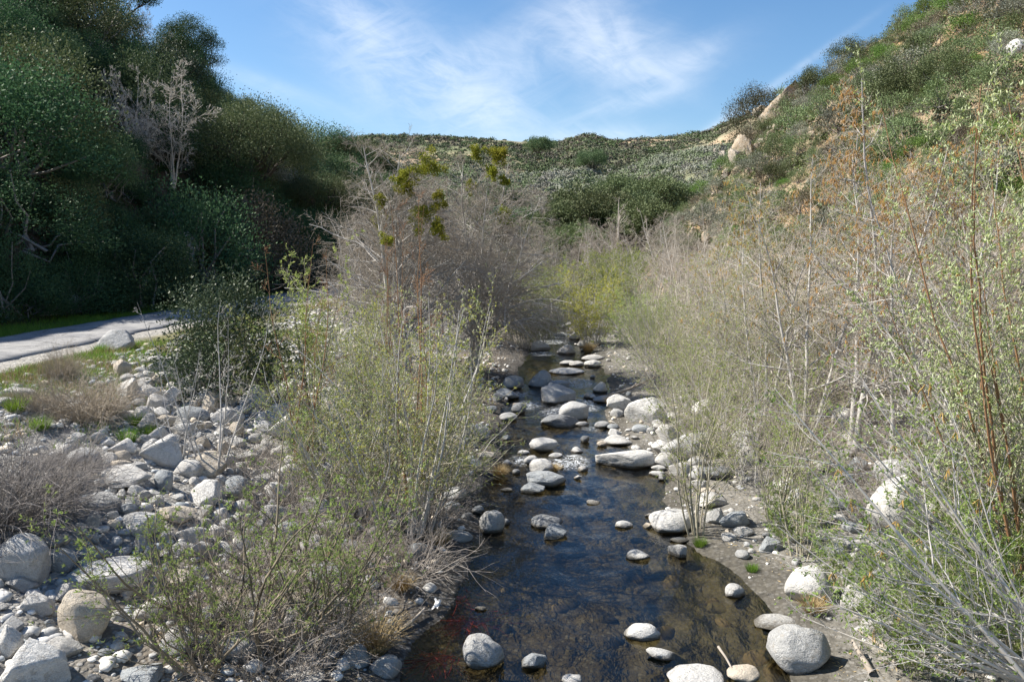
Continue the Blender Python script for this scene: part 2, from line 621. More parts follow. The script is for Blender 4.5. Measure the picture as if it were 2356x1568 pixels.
def ground_mat():
    m, t, out = new_mat('ground_soil')
    at_ = t.n('ShaderNodeAttribute', attribute_name='tint')
    ga = t.n('ShaderNodeAttribute', attribute_name='pebbly')
    geo = t.n('ShaderNodeNewGeometry')
    P = geo.outputs['Position']
    fine = t.noise(P, 9.0, 6, .65)
    mid = t.noise(P, 1.3, 5, .6, .5)
    vor = t.n('ShaderNodeTexVoronoi')
    t.put(vor.inputs['Vector'], P)
    vor.inputs['Scale'].default_value = 14.0
    c = t.mix(1.0, at_.outputs['Color'], t.ramp(fine, [(.25, .55), (.5, 1.0), (.78, 1.5)]), 'MULTIPLY')
    c = t.mix(1.0, c, t.ramp(mid, [(.3, .72), (.5, 1.0), (.72, 1.28)]), 'MULTIPLY')
    sc = t.n('ShaderNodeSeparateColor')
    t.put(sc.inputs[0], vor.outputs['Color'])
    peb = t.ramp(sc.outputs[0], [(.0, (.10, .10, .10)), (.4, (.24, .24, .235)), (.8, (.38, .37, .35)), (1.0, (.5, .48, .45))])
    inside = t.remap(vor.outputs['Distance'], .62, .35)
    c = t.mix(t.math('MULTIPLY', t.math('MULTIPLY', inside, ga.outputs['Fac']), t.remap(sc.outputs[1], .2, .6)), c, peb)
    p = t.n('ShaderNodeBsdfPrincipled')
    t.put(p.inputs['Base Color'], c)
    p.inputs['Roughness'].default_value = .95
    p.inputs['Specular IOR Level'].default_value = .15
    bp = t.n('ShaderNodeBump')
    bp.inputs['Strength'].default_value = .6
    bp.inputs['Distance'].default_value = .05
    t.put(bp.inputs['Height'], t.math('ADD', fine, t.math('MULTIPLY', t.math('MULTIPLY', inside, ga.outputs['Fac']), .8)))
    t.t.links.new(bp.outputs[0], p.inputs['Normal'])
    t.t.links.new(p.outputs[0], out.inputs[0])
    return m


def water_mat():
    m, t, out = new_mat('stream_water')
    geo = t.n('ShaderNodeNewGeometry')
    mp = t.n('ShaderNodeMapping')
    t.put(mp.inputs[0], geo.outputs['Position'])
    mp.inputs['Scale'].default_value = (1.0, .55, 1.0)
    P = mp.outputs[0]
    n1 = t.noise(P, 5.0, 3, .6, .8)
    n2 = t.noise(P, 17.0, 3, .6, .5)
    n3 = t.noise(P, 1.1, 2, .5)
    rf = t.n('ShaderNodeAttribute', attribute_name='riffle')
    amp = t.math('ADD', .35, t.math('MULTIPLY', rf.outputs['Fac'], 1.6))
    h = t.math('MULTIPLY', t.math('ADD', t.math('MULTIPLY', n1, 1.0), t.math('MULTIPLY', n2, .3)), amp)
    bp = t.n('ShaderNodeBump')
    bp.inputs['Strength'].default_value = .55
    bp.inputs['Distance'].default_value = .06
    t.put(bp.inputs['Height'], t.math('ADD', h, t.math('MULTIPLY', n3, .6)))
    fr = t.n('ShaderNodeFresnel')
    fr.inputs['IOR'].default_value = 1.40
    t.t.links.new(bp.outputs[0], fr.inputs['Normal'])
    tr = t.n('ShaderNodeBsdfTransparent')
    tr.inputs[0].default_value = (.64, .61, .49, 1)
    gl = t.n('ShaderNodeBsdfGlossy')
    gl.inputs['Roughness'].default_value = .04
    gl.inputs[0].default_value = (.95, .97, 1, 1)
    t.t.links.new(bp.outputs[0], gl.inputs['Normal'])
    mx = t.n('ShaderNodeMixShader')
    t.put(mx.inputs[0], fr.outputs[0])
    t.t.links.new(tr.outputs[0], mx.inputs[1])
    t.t.links.new(gl.outputs[0], mx.inputs[2])
    # white broken water in the riffles
    mpf = t.n('ShaderNodeMapping')
    t.put(mpf.inputs[0], geo.outputs['Position'])
    mpf.inputs['Scale'].default_value = (1.0, .6, 1.0)
    fo = t.noise(mpf.outputs[0], 11.0, 6, .75, 1.2)
    ff = t.math('MULTIPLY', t.remap(fo, .45, .63), t.remap(rf.outputs['Fac'], .32, .85))
    df = t.n('ShaderNodeBsdfDiffuse')
    df.inputs[0].default_value = (.75, .78, .8, 1)
    mx2 = t.n('ShaderNodeMixShader')
    t.put(mx2.inputs[0], t.math('MULTIPLY', ff, .8))
    t.t.links.new(mx.outputs[0], mx2.inputs[1])
    t.t.links.new(df.outputs[0], mx2.inputs[2])
    t.t.links.new(mx2.outputs[0], out.inputs[0])
    return m


def road_mat():
    m, t, out = new_mat('worn_asphalt')
    geo = t.n('ShaderNodeNewGeometry')
    P = geo.outputs['Position']
    fine = t.noise(P, 30.0, 4, .7)
    patch = t.noise(P, .6, 5, .6, .6)
    crack = t.n('ShaderNodeTexVoronoi', feature='DISTANCE_TO_EDGE')
    t.put(crack.inputs['Vector'], P)
    crack.inputs['Scale'].default_value = .55
    c = t.mix(t.remap(patch, .35, .65), (.20, .20, .205), (.30, .295, .285))
    c = t.mix(1.0, c, t.ramp(fine, [(.3, .72), (.5, 1.0), (.72, 1.25)]), 'MULTIPLY')
    wob = t.noise(P, 1.7, 5, .7, .8)
    fc = t.n('ShaderNodeTexVoronoi', feature='DISTANCE_TO_EDGE')
    dv = t.n('ShaderNodeVectorMath', operation='ADD')
    t.put(dv.inputs[0], P)
    cw = t.n('ShaderNodeCombineXYZ')
    t.put(cw.inputs[0], wob)
    t.put(cw.inputs[1], t.math('MULTIPLY', wob, 1.7))
    t.put(dv.inputs[1], cw.outputs[0])
    t.put(fc.inputs['Vector'], dv.outputs[0])
    fc.inputs['Scale'].default_value = 1.6
    c = t.mix(t.math('MULTIPLY', t.remap(fc.outputs['Distance'], .03, .006), t.remap(wob, .42, .58)), c, (.07, .07, .068))
    c = t.mix(t.math('MULTIPLY', t.remap(wob, .56, .68), .7), c, (.12, .12, .12))
    c = t.mix(t.remap(crack.outputs['Distance'], .016, .004), c, (.06, .06, .06))
    p = t.n('ShaderNodeBsdfPrincipled')
    t.put(p.inputs['Base Color'], c)
    p.inputs['Roughness'].default_value = .9
    t.t.links.new(p.outputs[0], out.inputs[0])
    return m


M = dict(
    rock=rock_mat(), ground=ground_mat(), water=water_mat(), road=road_mat(),
)

# ---------------------------------------------------------------- ground, road, stream
def build_ground():
    na, nr = 640, 620
    az = np.radians(np.linspace(-78, 78, na))
    r = np.geomspace(2.2, 1100, nr)
    A, Rr = np.meshgrid(az, r)
    X, Y = Rr * np.sin(A), Rr * np.cos(A) - 1.0
    Z = ground(X, Y)
    x, y, z = X.ravel(), Y.ravel(), Z.ravel()
    xl, xr = edges(y)
    dl, dr = xl - x, x - xr
    n_, f_ = road_x(y)
    dist = np.hypot(x, y)
    col = np.zeros((len(x), 3)) + np.array([.085, .070, .042])          # stream bed
    peb = np.full(len(x), .25)

    def lay(mask, c, pv=None):
        nonlocal col, peb
        mk = np.clip(mask, 0, 1)[:, None]
        col = col * (1 - mk) + np.array(c) * mk
        if pv is not None:
            peb = peb * (1 - mk[:, 0]) + pv * mk[:, 0]
    b1 = vnoise(x * .7, y * .7, 71)
    b2 = fbm(x * .25, y * .25, 73, 3)
    lay((dr < 0) * sstep(.62, .2, (xr - x) / np.maximum(xr - xl, .3)) * sstep(17, 11, y), (.105, .094, .064), .1)   # pale silt of the shallows
    lay(sstep(-.25, .05, dr) * .8, (.085, .08, .07), .15)                      # wet sand
    lay(sstep(.2, 1.2, dr + .3 * b1), (.17, .16, .14), .35)           # damp grey sand
    lay(sstep(3.0, 6.0, dr + b1), (.19, .165, .13), .6)
    lay(sstep(-.2, .05, dl) * .9, (.07, .065, .06), .3)
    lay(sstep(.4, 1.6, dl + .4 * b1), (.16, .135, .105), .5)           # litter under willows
    lay(sstep(2.5, 4.5, dl + .8 * b1), (.25, .24, .22), 1.0)          # rubble bank
    lay(sstep(9.0, 10.5, dl + .9 * b1) * sstep(n_ - .5, n_ + 1, x), (.15, .14, .06), .3)
    lay(sstep(n_ + 1.9, n_ + 1.0, x + .5 * b1), (.30, .285, .255), 1.0)       # gravel shoulder
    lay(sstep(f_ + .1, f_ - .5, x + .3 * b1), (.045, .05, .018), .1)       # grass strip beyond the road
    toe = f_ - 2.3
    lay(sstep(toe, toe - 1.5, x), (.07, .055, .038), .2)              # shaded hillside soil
    toer = np.interp(y, [0, 15, 30, 45, 58, 68, 76, 86, 110, 160], [17, 16.5, 16, 14.5, 12.2, 10.6, 11.5, 18, 40, 90])
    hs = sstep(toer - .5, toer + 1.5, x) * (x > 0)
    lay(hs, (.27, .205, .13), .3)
    lay(hs * sstep(.1, .5, b2), (.34, .22, .12), .2)
    far = sstep(78, 100, dist) * (1 - hs * (dist < 120)) * (np.abs(x) < .75 * y)
    lay(far, (.22, .20, .125), .1)
    lay(far * (dist < 216) * .8, (.18, .19, .115), .1)
    lay(far * (dist >= 216) * sstep(.15, .6, fbm(x * .035, y * .035, 77, 4)), (.40, .30, .19), .2)
    lay(far * sstep(.35, .8, fbm(x * .05, y * .05, 79, 4)), (.17, .185, .10), .0)
    q = (np.arange(nr - 1)[:, None] * na + np.arange(na - 1)[None, :])
    quads = np.stack([q, q + 1, q + na + 1, q + na], -1).reshape(-1, 4)[:, ::-1]
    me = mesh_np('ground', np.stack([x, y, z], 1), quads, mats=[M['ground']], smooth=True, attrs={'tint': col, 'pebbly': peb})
    o = obj('ground', me)
    tag(o, kind='structure')


def build_road():
    ys = np.linspace(2, 75, 260)
    n_, f_ = road_x(ys)
    n_ = n_ + .16 * vnoise(ys * 1.3, ys * 0, 81) + .07 * vnoise(ys * 5, ys * 0, 82)
    f_ = f_ + .14 * vnoise(ys * 1.1, ys * 0, 83)
    cs = np.linspace(0, 1, 9)
    X = n_[:, None] * (1 - cs) + f_[:, None] * cs
    Z = road_z(ys)[:, None] + .05 * (1 - (2 * cs - 1) ** 2)[None, :] + .012
    top = np.stack([X, np.repeat(ys[:, None], 9, 1), Z], -1)
    skirt_n = top[:, :1].copy(); skirt_n[..., 2] -= .12
    skirt_f = top[:, -1:].copy(); skirt_f[..., 2] -= .12
    g = np.concatenate([skirt_n, top, skirt_f], 1)
    k = g.shape[1]
    q = np.arange(len(ys) - 1)[:, None] * k + np.arange(k - 1)[None, :]
    quads = np.stack([q, q + 1, q + k + 1, q + k], -1).reshape(-1, 4)
    tag(obj('road', mesh_np('road', g.reshape(-1, 3), quads, mats=[M['road']])), kind='structure')


RIFFLES = [(1330, 880, .9, 1.0), (1330, 935, .7, 1.3), (1290, 948, .9, .8), (1215, 930, .7, .8), (1310, 1062, .55, 1.2), (1205, 1060, .5, .8), (1270, 770, 1.2, 1.3), (1248, 812, .8, 1.0), (1335, 925, .5, 1.4),
           (1270, 785, .9, 1.2), (1360, 985, .5, .6), (1195, 905, .7, .7)]


def build_water():
    ys = np.concatenate([np.arange(2, 30, .09), np.arange(30, 82, .2)])
    xl, xr = edges(ys)
    cs = np.linspace(-.06, 1.06, 60)
    X = xl[:, None] * (1 - cs) + xr[:, None] * cs
    Yg = np.repeat(ys[:, None], len(cs), 1)
    rf = np.zeros_like(X)
    for a, b, s, amp in RIFFLES:
        p = on_water(a * R, b * R)
        rf = np.maximum(rf, amp * np.exp(-((X - p[0]) / s) ** 2 - ((Yg - p[1]) / (s * 1.3)) ** 2))
    rf = np.maximum(rf, .25 * sstep(19, 24, Yg))
    Z = water_z(Yg) + .012 * fbm(X * 2.4, Yg * 1.6, 91, 3) * (1 + 2.5 * rf)
    k = len(cs)
    q = np.arange(len(ys) - 1)[:, None] * k + np.arange(k - 1)[None, :]
    quads = np.stack([q, q + 1, q + k + 1, q + k], -1).reshape(-1, 4)
    me = mesh_np('water', np.stack([X, Yg, Z], -1).reshape(-1, 3), quads, mats=[M['water']], smooth=True, attrs={'riffle': rf.ravel()})
    tag(obj('water', me), kind='structure')


build_ground()
build_road()
build_water()

# ---------------------------------------------------------------- stones
def rock_proto(seed, kind='round', sub=4):
    """A unit boulder: round river stone or broken angular block."""
    rng = np.random.default_rng(seed)
    bm = bmesh.new()
    bmesh.ops.create_icosphere(bm, subdivisions=sub, radius=1.0)
    v = np.array([p.co[:] for p in bm.verts])
    faces = np.array([[q.index for q in f.verts] for f in bm.faces])
    bm.free()
    off = rng.random(3) * 50
    n1 = np.array([mnoise.noise(Vector(p * .9 + off)) for p in v])
    n2 = np.array([mnoise.noise(Vector(p * 2.3 + off + 9)) for p in v])
    n3 = np.array([mnoise.noise(Vector(p * 6.0 + off + 19)) for p in v])
    a1, a2, a3, ncut, soft = dict(round=(.26, .08, .016, 7, .38), block=(.25, .14, .04, 15, .04), slab=(.2, .08, .02, 5, .3), crag=(.38, .30, .10, 16, .03))[kind]
    p = v * (1 + a1 * n1 + a2 * n2)[:, None]
    for _ in range(ncut):
        n = rng.normal(size=3)
        if kind == 'slab':
            n[2] *= 2.2
        n /= np.linalg.norm(n)
        c = rng.uniform(.46, .8) if kind == 'block' else rng.uniform(.35, .75) if kind == 'crag' else rng.uniform(.62, .9)
        h = p @ n
        over = np.maximum(h - c, 0)
        p = p - n[None, :] * (over * (1 - soft))[:, None]
    p = p * (1 + a3 * n3)[:, None]
    p -= (p.max(0) + p.min(0)) / 2
    p /= (p.max(0) - p.min(0)) / 2
    return mesh_np('boulder', p, tris=faces, mats=[M['rock']], smooth=kind != 'crag')


ROUND = [rock_proto(100 + i, 'round') for i in range(9)]
BLOCK = [rock_proto(200 + i, 'block') for i in range(9)]
SLAB = [rock_proto(300 + i, 'slab') for i in range(3)]
CRAG = [rock_proto(400 + i, 'crag') for i in range(7)]
TONES = dict(white=(.68, .665, .63), pale=(.55, .535, .505), grey=(.45, .45, .44), blue=(.36, .385, .40), dark=(.19, .20, .21), tan=(.62, .54, .43), brown=(.20, .16, .10), bed=(.12, .105, .065), mud=(.085, .074, .046))
TONE_WORD = dict(white='white', pale='pale', grey='grey', blue='blue-grey', dark='dark', tan='tan', brown='brown')
rrng = random.Random(7)
LANDMARKS = []          # (phrase, picture x, picture y) used to say which of many look-alikes is meant
AUTO = []               # things still to be labelled
PLACED = []             # x, y, radius of stones set so far


def set_rock(p, w, zt, tone, kind='round', turn=None, tilt=0.0, depth=.8, sink=.24, name='boulder', proto=None):
    pool = dict(round=ROUND, block=BLOCK, slab=SLAB, crag=CRAG)[kind]
    me = pool[rrng.randrange(len(pool))] if proto is None else pool[proto]
    o = obj(name, me)
    k = 1 / (1 - sink * .0)
    cz = zt / (2 - 2 * sink)
    o.scale = (w / 2, w / 2 * depth, cz)
    o.location = (p[0], p[1] + w * depth * .25, p[2] + cz * (1 - 2 * sink))
    yaw = rrng.choice((0, math.pi)) + rrng.uniform(-.3, .3) if turn is None else turn
    o.rotation_euler = (rrng.uniform(-.1, .1), tilt + rrng.uniform(-.06, .06), yaw)
    c = TONES[tone]
    j = rrng.uniform(.88, 1.1)
    o.color = (c[0] * j, c[1] * j, c[2] * j, 1)
    PLACED.append((p[0], p[1] + w * depth * .25, w / 2))
    return o


# centre x, centre y, width, height (readings on the 2356 px view), tone, form, label
HERO = [
    (1285, 906, 80, 46, 'grey', 'block', 'big grey angular boulder mid-stream beside the white rapid'),
    (1290, 966, 92, 34, 'dark', 'block', 'low dark blue-grey boulder with a jagged top, mid-stream'),
    (1320, 946, 70, 46, 'grey', 'round', 'domed grey boulder right behind the low dark jagged boulder'),
    (1250, 1023, 66, 34, 'white', 'round', 'smooth domed pale boulder alone in the stream below the jagged one'),
    (1305, 853, 82, 16, 'white', 'slab', 'long white flat slab lying across the stream'),
    (1302, 803, 44, 24, 'pale', 'round', 'pale boulder mid-channel upstream of the two leaning stones'),
    (1243, 796, 46, 28, 'pale', 'block', 'pale boulder under drooping alder twigs at the stream edge'),
    (1327, 836, 34, 14, 'pale', 'round', 'small pale stone leaning on another behind the long white slab'),
    (1305, 834, 34, 12, 'pale', 'slab', 'flat pale stone beside the small leaning one behind the white slab'),
    (1245, 872, 58, 42, 'blue', 'round', 'blue-grey boulder under hanging bare twigs, beside the mid-stream boulder'),
    (1285, 884, 50, 22, 'blue', 'round', 'blue-grey stone tucked behind the big grey angular boulder'),
    (1437, 1050, 132, 52, 'white', 'block', 'broad white boulder with a chipped front edge at the stream side'),
    (1425, 1012, 70, 26, 'pale', 'round', 'pale rounded stone on top edge of the broad white boulder'),
    (1385, 1020, 24, 15, 'tan', 'round', 'small cream cobble against the broad white boulder'),
    (1395, 1012, 44, 9, 'pale', 'slab', 'thin pale slab lying in shallow water above the cream cobble'),
    (1246, 1072, 56, 38, 'white', 'round', 'pale rounded stone with a dry grass tuft growing at its side'),
    (1222, 1058, 34, 22, 'white', 'round', 'small white stone leaning behind the pale grass-tufted stone'),
    (1258, 1101, 92, 38, 'blue', 'round', 'blue-grey veined boulder in the stream below the grass tuft'),
    (1227, 1122, 58, 26, 'blue', 'block', 'greenish flat-sided stone in front of the blue-grey veined boulder'),
    (1330, 1097, 20, 11, 'white', 'block', 'tiny white stone poking out mid-stream below the broad white boulder'),
    (1366, 1154, 32, 10, 'white', 'round', 'small white stone alone in the open dark water'),
    (1166, 1125, 28, 8, 'grey', 'slab', 'small flat grey stone at the edge of the green willows'),
    (1133, 1200, 58, 54, 'grey', 'round', 'upright grey rounded boulder at the left water edge with twig shadows'),
    (1100, 1170, 32, 20, 'blue', 'round', 'small blue-grey stone above the upright grey boulder'),
    (1075, 1185, 32, 18, 'dark', 'round', 'small dark stone above left of the upright grey boulder'),
    (1162, 1199, 22, 16, 'grey', 'round', 'small grey stone touching the upright grey boulder'),
    (1055, 1230, 70, 26, 'grey', 'slab', 'flat grey stone under willow leaves at the left water edge'),
    (1258, 1199, 74, 30, 'dark', 'round', 'dark grey rounded stone behind a lighter one, mid-pool'),
    (1275, 1221, 62, 34, 'blue', 'block', 'pointed light blue-grey stone in front of the dark one, mid-pool'),
    (1437, 1205, 42, 18, 'white', 'round', 'small white stone mid-pool beside the large white boulder'),
    (1553, 1197, 104, 56, 'white', 'round', 'large smooth white boulder behind thin willow stems at the pool edge'),
    (1495, 1183, 22, 11, 'pale', 'block', 'little cream stone upstream of the large smooth white boulder'),
    (1492, 1208, 26, 13, 'tan', 'block', 'little cream stone in water against the large smooth white boulder'),
    (1560, 1263, 44, 36, 'pale', 'block', 'pale faceted stone at the point of the sand spit'),
    (1565, 1240, 44, 12, 'blue', 'slab', 'flat blue-grey stone capping the sand spit'),
    (1470, 1275, 58, 26, 'white', 'round', 'bright white half-sunk stone ringed by brown underwater rock'),
    (1692, 1357, 50, 32, 'white', 'round', 'white domed stone at the sandy water edge'),
    (1480, 1449, 86, 44, 'white', 'round', 'white domed stone with a dark spot standing in the shallow pool'),
    (1525, 1503, 74, 28, 'white', 'slab', 'tilted white slab stone in the pool below the spotted one'),
    (1110, 1499, 102, 76, 'grey', 'round', 'big tilted pale stone mid-pool striped with twig shadows'),
    (1228, 1517, 64, 40, 'blue', 'block', 'blue-grey knobbly stone in the pool next to the big tilted one'),
    (1106, 1398, 28, 9, 'white', 'slab', 'small white stone near the red roots'),
    (1318, 1563, 52, 28, 'white', 'round', 'white stone cut off at the bottom edge, mid-pool'),
    (1605, 1556, 142, 54, 'white', 'round', 'wide pale boulder at the bottom edge of the pool'),
    (1715, 1552, 82, 42, 'tan', 'round', 'cream stone touching the wide pale boulder at the bottom edge'),
    (1848, 1493, 148, 112, 'grey', 'round', 'huge smooth grey-white boulder at the sandy pool edge'),
    (1788, 1430, 108, 28, 'pale', 'slab', 'flat pale slab running into the pool above the huge boulder'),
    (1872, 1348, 118, 88, 'pale', 'round', 'large pale rounded boulder with grass growing at its foot'),
    (1985, 1375, 88, 66, 'pale', 'round', 'rounded pale boulder right of the one with grass at its foot'),
    (2038, 1434, 104, 62, 'pale', 'round', 'pale boulder half hidden by willow leaves above the huge boulder'),
    (1690, 1191, 78, 42, 'blue', 'block', 'blue-white faceted stone on the gravel next to the large white boulder'),
    (1650, 1185, 50, 40, 'grey', 'block', 'grey stone wedged behind thin willow stems on the spit'),
    (1712, 1221, 46, 24, 'pale', 'round', 'small pale stone in front of the blue-white faceted stone'),
    (1680, 1234, 36, 20, 'pale', 'block', 'small pale stone low on the gravel, nearest the sand'),
    (1642, 1150, 78, 36, 'pale', 'block', 'pale triangular stone on dark sand above the faceted stone'),
    (1632, 1130, 38, 18, 'tan', 'round', 'cream stone above the pale triangular stone'),
    (1655, 1086, 78, 30, 'dark', 'round', 'dark blue stone with one white patch on the sand'),
    (1606, 1092, 40, 32, 'grey', 'round', 'grey stone beside the dark blue stone with a white patch'),
    (1612, 1112, 42, 20, 'pale', 'slab', 'flat pale stone at the top of the sand flat'),
    (1776, 1251, 58, 40, 'blue', 'block', 'blue-white two-toned stone alone on grey sand'),
    (1730, 1266, 18, 12, 'white', 'round', 'tiny white oval pebble alone on grey sand'),
    (1836, 1148, 46, 50, 'grey', 'round', 'upright grey stone under orange catkins'),
    (1880, 1190, 42, 56, 'grey', 'round', 'tall grey stone beside brown leaf litter and alder stems'),
    (1812, 1120, 62, 44, 'pale', 'round', 'pale stone behind the upright grey stone on the bank'),
    (2072, 1172, 132, 150, 'pale', 'round', 'very large pale boulder behind crossing grey branches on the bank'),
    (1962, 1250, 90, 26, 'pale', 'slab', 'low pale slab on gravel between alder stems'),
    (2210, 1250, 120, 60, 'grey', 'round', 'long grey boulder deep under the spreading branches'),
    (1425, 929, 58, 46, 'white', 'block', 'white peaked angular boulder standing at the stream edge'),
    (1490, 945, 92, 62, 'white', 'block', 'biggest bright white angular boulder beside the peaked one'),
    (1402, 916, 74, 18, 'grey', 'slab', 'long grey stone lying like a log behind the peaked white boulder'),
    (1357, 909, 28, 13, 'tan', 'round', 'cream stone at the head of the white rapid'),
    (1590, 1023, 138, 76, 'grey', 'block', 'large flat-faced grey boulder covered in branch shadows'),
    (1530, 1030, 56, 40, 'pale', 'block', 'pale slanting block next to the large shadowed grey boulder'),
    (1540, 1058, 60, 34, 'pale', 'round', 'pale stone in front of the slanting block'),
    (1568, 1078, 54, 40, 'pale', 'block', 'pale blocky stone below the large shadowed grey boulder'),
    (1516, 1076, 34, 16, 'white', 'round', 'small white stone beside the broad white boulder in water'),
    (1513, 1089, 38, 14, 'white', 'slab', 'small white slab in water below the small white stone'),
    (1385, 976, 36, 18, 'grey', 'round', 'smooth grey stone in shallow water below the dry grass fringe'),
    (1412, 981, 28, 14, 'blue', 'round', 'small blue-grey stone beside the smooth one below the grass fringe'),
    (1417, 995, 36, 18, 'white', 'block', 'small white stone below the blue-grey pair at the water edge'),
    (1478, 985, 46, 20, 'blue', 'slab', 'flat blue-grey stone on the bank below the big white boulder'),
    (1340, 974, 32, 12, 'grey', 'slab', 'small grey stone touching the low dark jagged boulder'),
    (1170, 958, 42, 22, 'grey', 'round', 'grey stone at the left water edge under leaves'),
    (1195, 930, 32, 10, 'tan', 'slab', 'flat cream stone at the left edge above the dark water'),
    (1328, 1035, 28, 16, 'white', 'round', 'small white stone mid-stream between two pale boulders'),
    (1278, 1047, 34, 14, 'white', 'round', 'small white stone just below the smooth domed pale boulder'),
    (1205, 1040, 28, 12, 'white', 'slab', 'small flat white stone left of the smooth domed pale boulder'),
    (1325, 772, 34, 20, 'pale', 'block', 'pale block at the foot of the yellow-green willow'),
    (1355, 790, 50, 16, 'white', 'slab', 'white slab by the foot of the yellow-green willow'),
    (1365, 822, 56, 14, 'pale', 'slab', 'pale flat stone at the right edge opposite the pale mid-channel boulder'),
    (1365, 836, 40, 18, 'pale', 'round', 'pale stone just below the pale flat one at the right edge'),
    (1288, 770, 26, 8, 'white', 'slab', 'tiny white slab in the far rapid'),
    (1292, 750, 20, 8, 'pale', 'round', 'farthest pale stone of the stream, first in its row'),
    (1310, 744, 20, 10, 'pale', 'round', 'farthest pale stone of the stream, second in its row'),
    # left bank and verge
    (257, 785, 84, 50, 'grey', 'block', 'flat-topped boulder standing alone on the verge beside the road'),
    (748, 1326, 108, 66, 'blue', 'round', 'blue-grey boulder with white veins beside tan litter on the bank'),
    (230, 1322, 200, 84, 'pale', 'round', 'very wide pale boulder behind the leafy willow on the near bank'),
    (188, 1410, 130, 122, 'tan', 'round', 'leaning cream boulder in front of the very wide pale boulder'),
    (72, 1522, 150, 118, 'white', 'block', 'huge bright boulder filling the bottom corner of the bank'),
    (14, 1478, 60, 74, 'white', 'block', 'pointed pale block leaning on the huge corner boulder'),
    (34, 1288, 128, 118, 'grey', 'round', 'big shadowed grey boulder under the dead grey brush'),
    (132, 1492, 90, 50, 'pale', 'block', 'pale block behind the huge corner boulder'),
    (45, 1340, 70, 40, 'pale', 'block', 'rough pale stone below the big shadowed grey boulder'),
    (80, 1385, 80, 56, 'pale', 'block', 'rough flat-faced stone left of the leaning cream boulder'),
    (150, 1360, 72, 52, 'pale', 'block', 'rough pale stone between two bigger ones on the near bank'),
    (18, 1440, 60, 40, 'grey', 'block', 'grey rough stone above the pointed pale block'),
    (62, 1466, 34, 26, 'dark', 'round', 'small dark oval stone above the huge corner boulder'),
    (112, 1245, 60, 30, 'pale', 'round', 'small smooth stone balanced above the big shadowed grey boulder'),
    (200, 1275, 72, 40, 'blue', 'round', 'blue-grey rounded stone above the very wide pale boulder'),
    (130, 1290, 76, 58, 'blue', 'round', 'blue-grey spotted stone beside the big shadowed grey boulder'),
    (300, 1200, 108, 52, 'white', 'block', 'white broken block below the long grey stone'),
    (210, 1150, 108, 36, 'grey', 'round', 'long grey stone lying under the gravel lip of the bank'),
    (185, 1058, 84, 58, 'grey', 'round', 'round grey boulder right of the dead grey brush'),
    (265, 1095, 140, 46, 'pale', 'block', 'overhanging gravelly ledge of pale rock on the bank'),
    (372, 1040, 96, 80, 'white', 'block', 'tall white boulder in the middle of the rubble bank'),
    (470, 1065, 90, 54, 'tan', 'block', 'pale tan block right of the tall white boulder'),
    (392, 1180, 92, 44, 'tan', 'block', 'cream block among dry twigs on the near bank'),
    (430, 1075, 70, 40, 'pale', 'round', 'pale stone between the tall white boulder and the tan block'),
    (345, 905, 60, 46, 'pale', 'block', 'slanting pale block at the top of the rubble bank'),
    (393, 909, 48, 44, 'white', 'block', 'white cube-like block at the top of the rubble bank'),
    (440, 950, 76, 30, 'blue', 'slab', 'blue-grey tilted slab in the middle of the rubble bank'),
    (415, 985, 60, 30, 'white', 'block', 'white stone below the blue-grey tilted slab'),
    (355, 828, 36, 20, 'pale', 'round', 'pale rounded stone on the grass of the verge'),
    (398, 835, 28, 14, 'blue', 'round', 'small blue-grey stone beside the pale one on the verge grass'),
    (455, 875, 60, 34, 'pale', 'round', 'broad pale stone at the foot of the dark evergreen bush'),
    (372, 868, 36, 26, 'pale', 'round', 'pale stone near the verge above the white cube-like block'),
    (510, 915, 60, 34, 'tan', 'block', 'tan block below the dark evergreen bush'),
    (48, 900, 60, 18, 'pale', 'slab', 'pale flat rock half buried in grass near the brown dry bush'),
    (10, 925, 36, 24, 'pale', 'round', 'pale stone in the grass at the picture edge'),
    (720, 1170, 84, 60, 'grey', 'round', 'grey rounded boulder behind the willow stems on the middle bank'),
    (620, 1180, 70, 50, 'grey', 'block', 'grey block behind the willow twigs on the middle bank'),
    (815, 1505, 70, 56, 'blue', 'round', 'blue-grey boulder below the tan sedge tuft at the water'),
    (885, 1530, 76, 52, 'grey', 'round', 'grey boulder under the sedge tuft at the pool edge'),
    (690, 1555, 110, 40, 'pale', 'round', 'pale boulder at the bottom edge left of the sedge tuft'),
    (300, 1555, 120, 44, 'blue', 'block', 'blue-grey flat rock at the bottom edge under bare twigs'),
    (400, 1470, 90, 60, 'pale', 'block', 'pale veined block under the leafy willow'),
    (355, 1395, 110, 60, 'pale', 'round', 'pale rounded boulder under the leafy willow'),
    (540, 1490, 90, 60, 'grey', 'round', 'grey boulder low under the leafy willow stems'),
    (1010, 935, 60, 34, 'white', 'block', 'white block half hidden behind the yellow-green willow'),
    (1090, 990, 76, 40, 'pale', 'block', 'pale block seen through willow leaves at the left water edge'),
    (1120, 1045, 40, 16, 'tan', 'round', 'small cream stone by the left water edge under leaves'),
    (1180, 880, 50, 34, 'blue', 'round', 'blue-grey stone in shade of the drooping alder'),
    (1165, 905, 60, 26, 'blue', 'round', 'low blue-grey stone at the shaded left edge by the alder'),
    (2310, 860, 60, 26, 'pale', 'slab', 'pale rock ledge beyond the willow on the right bank'),
]


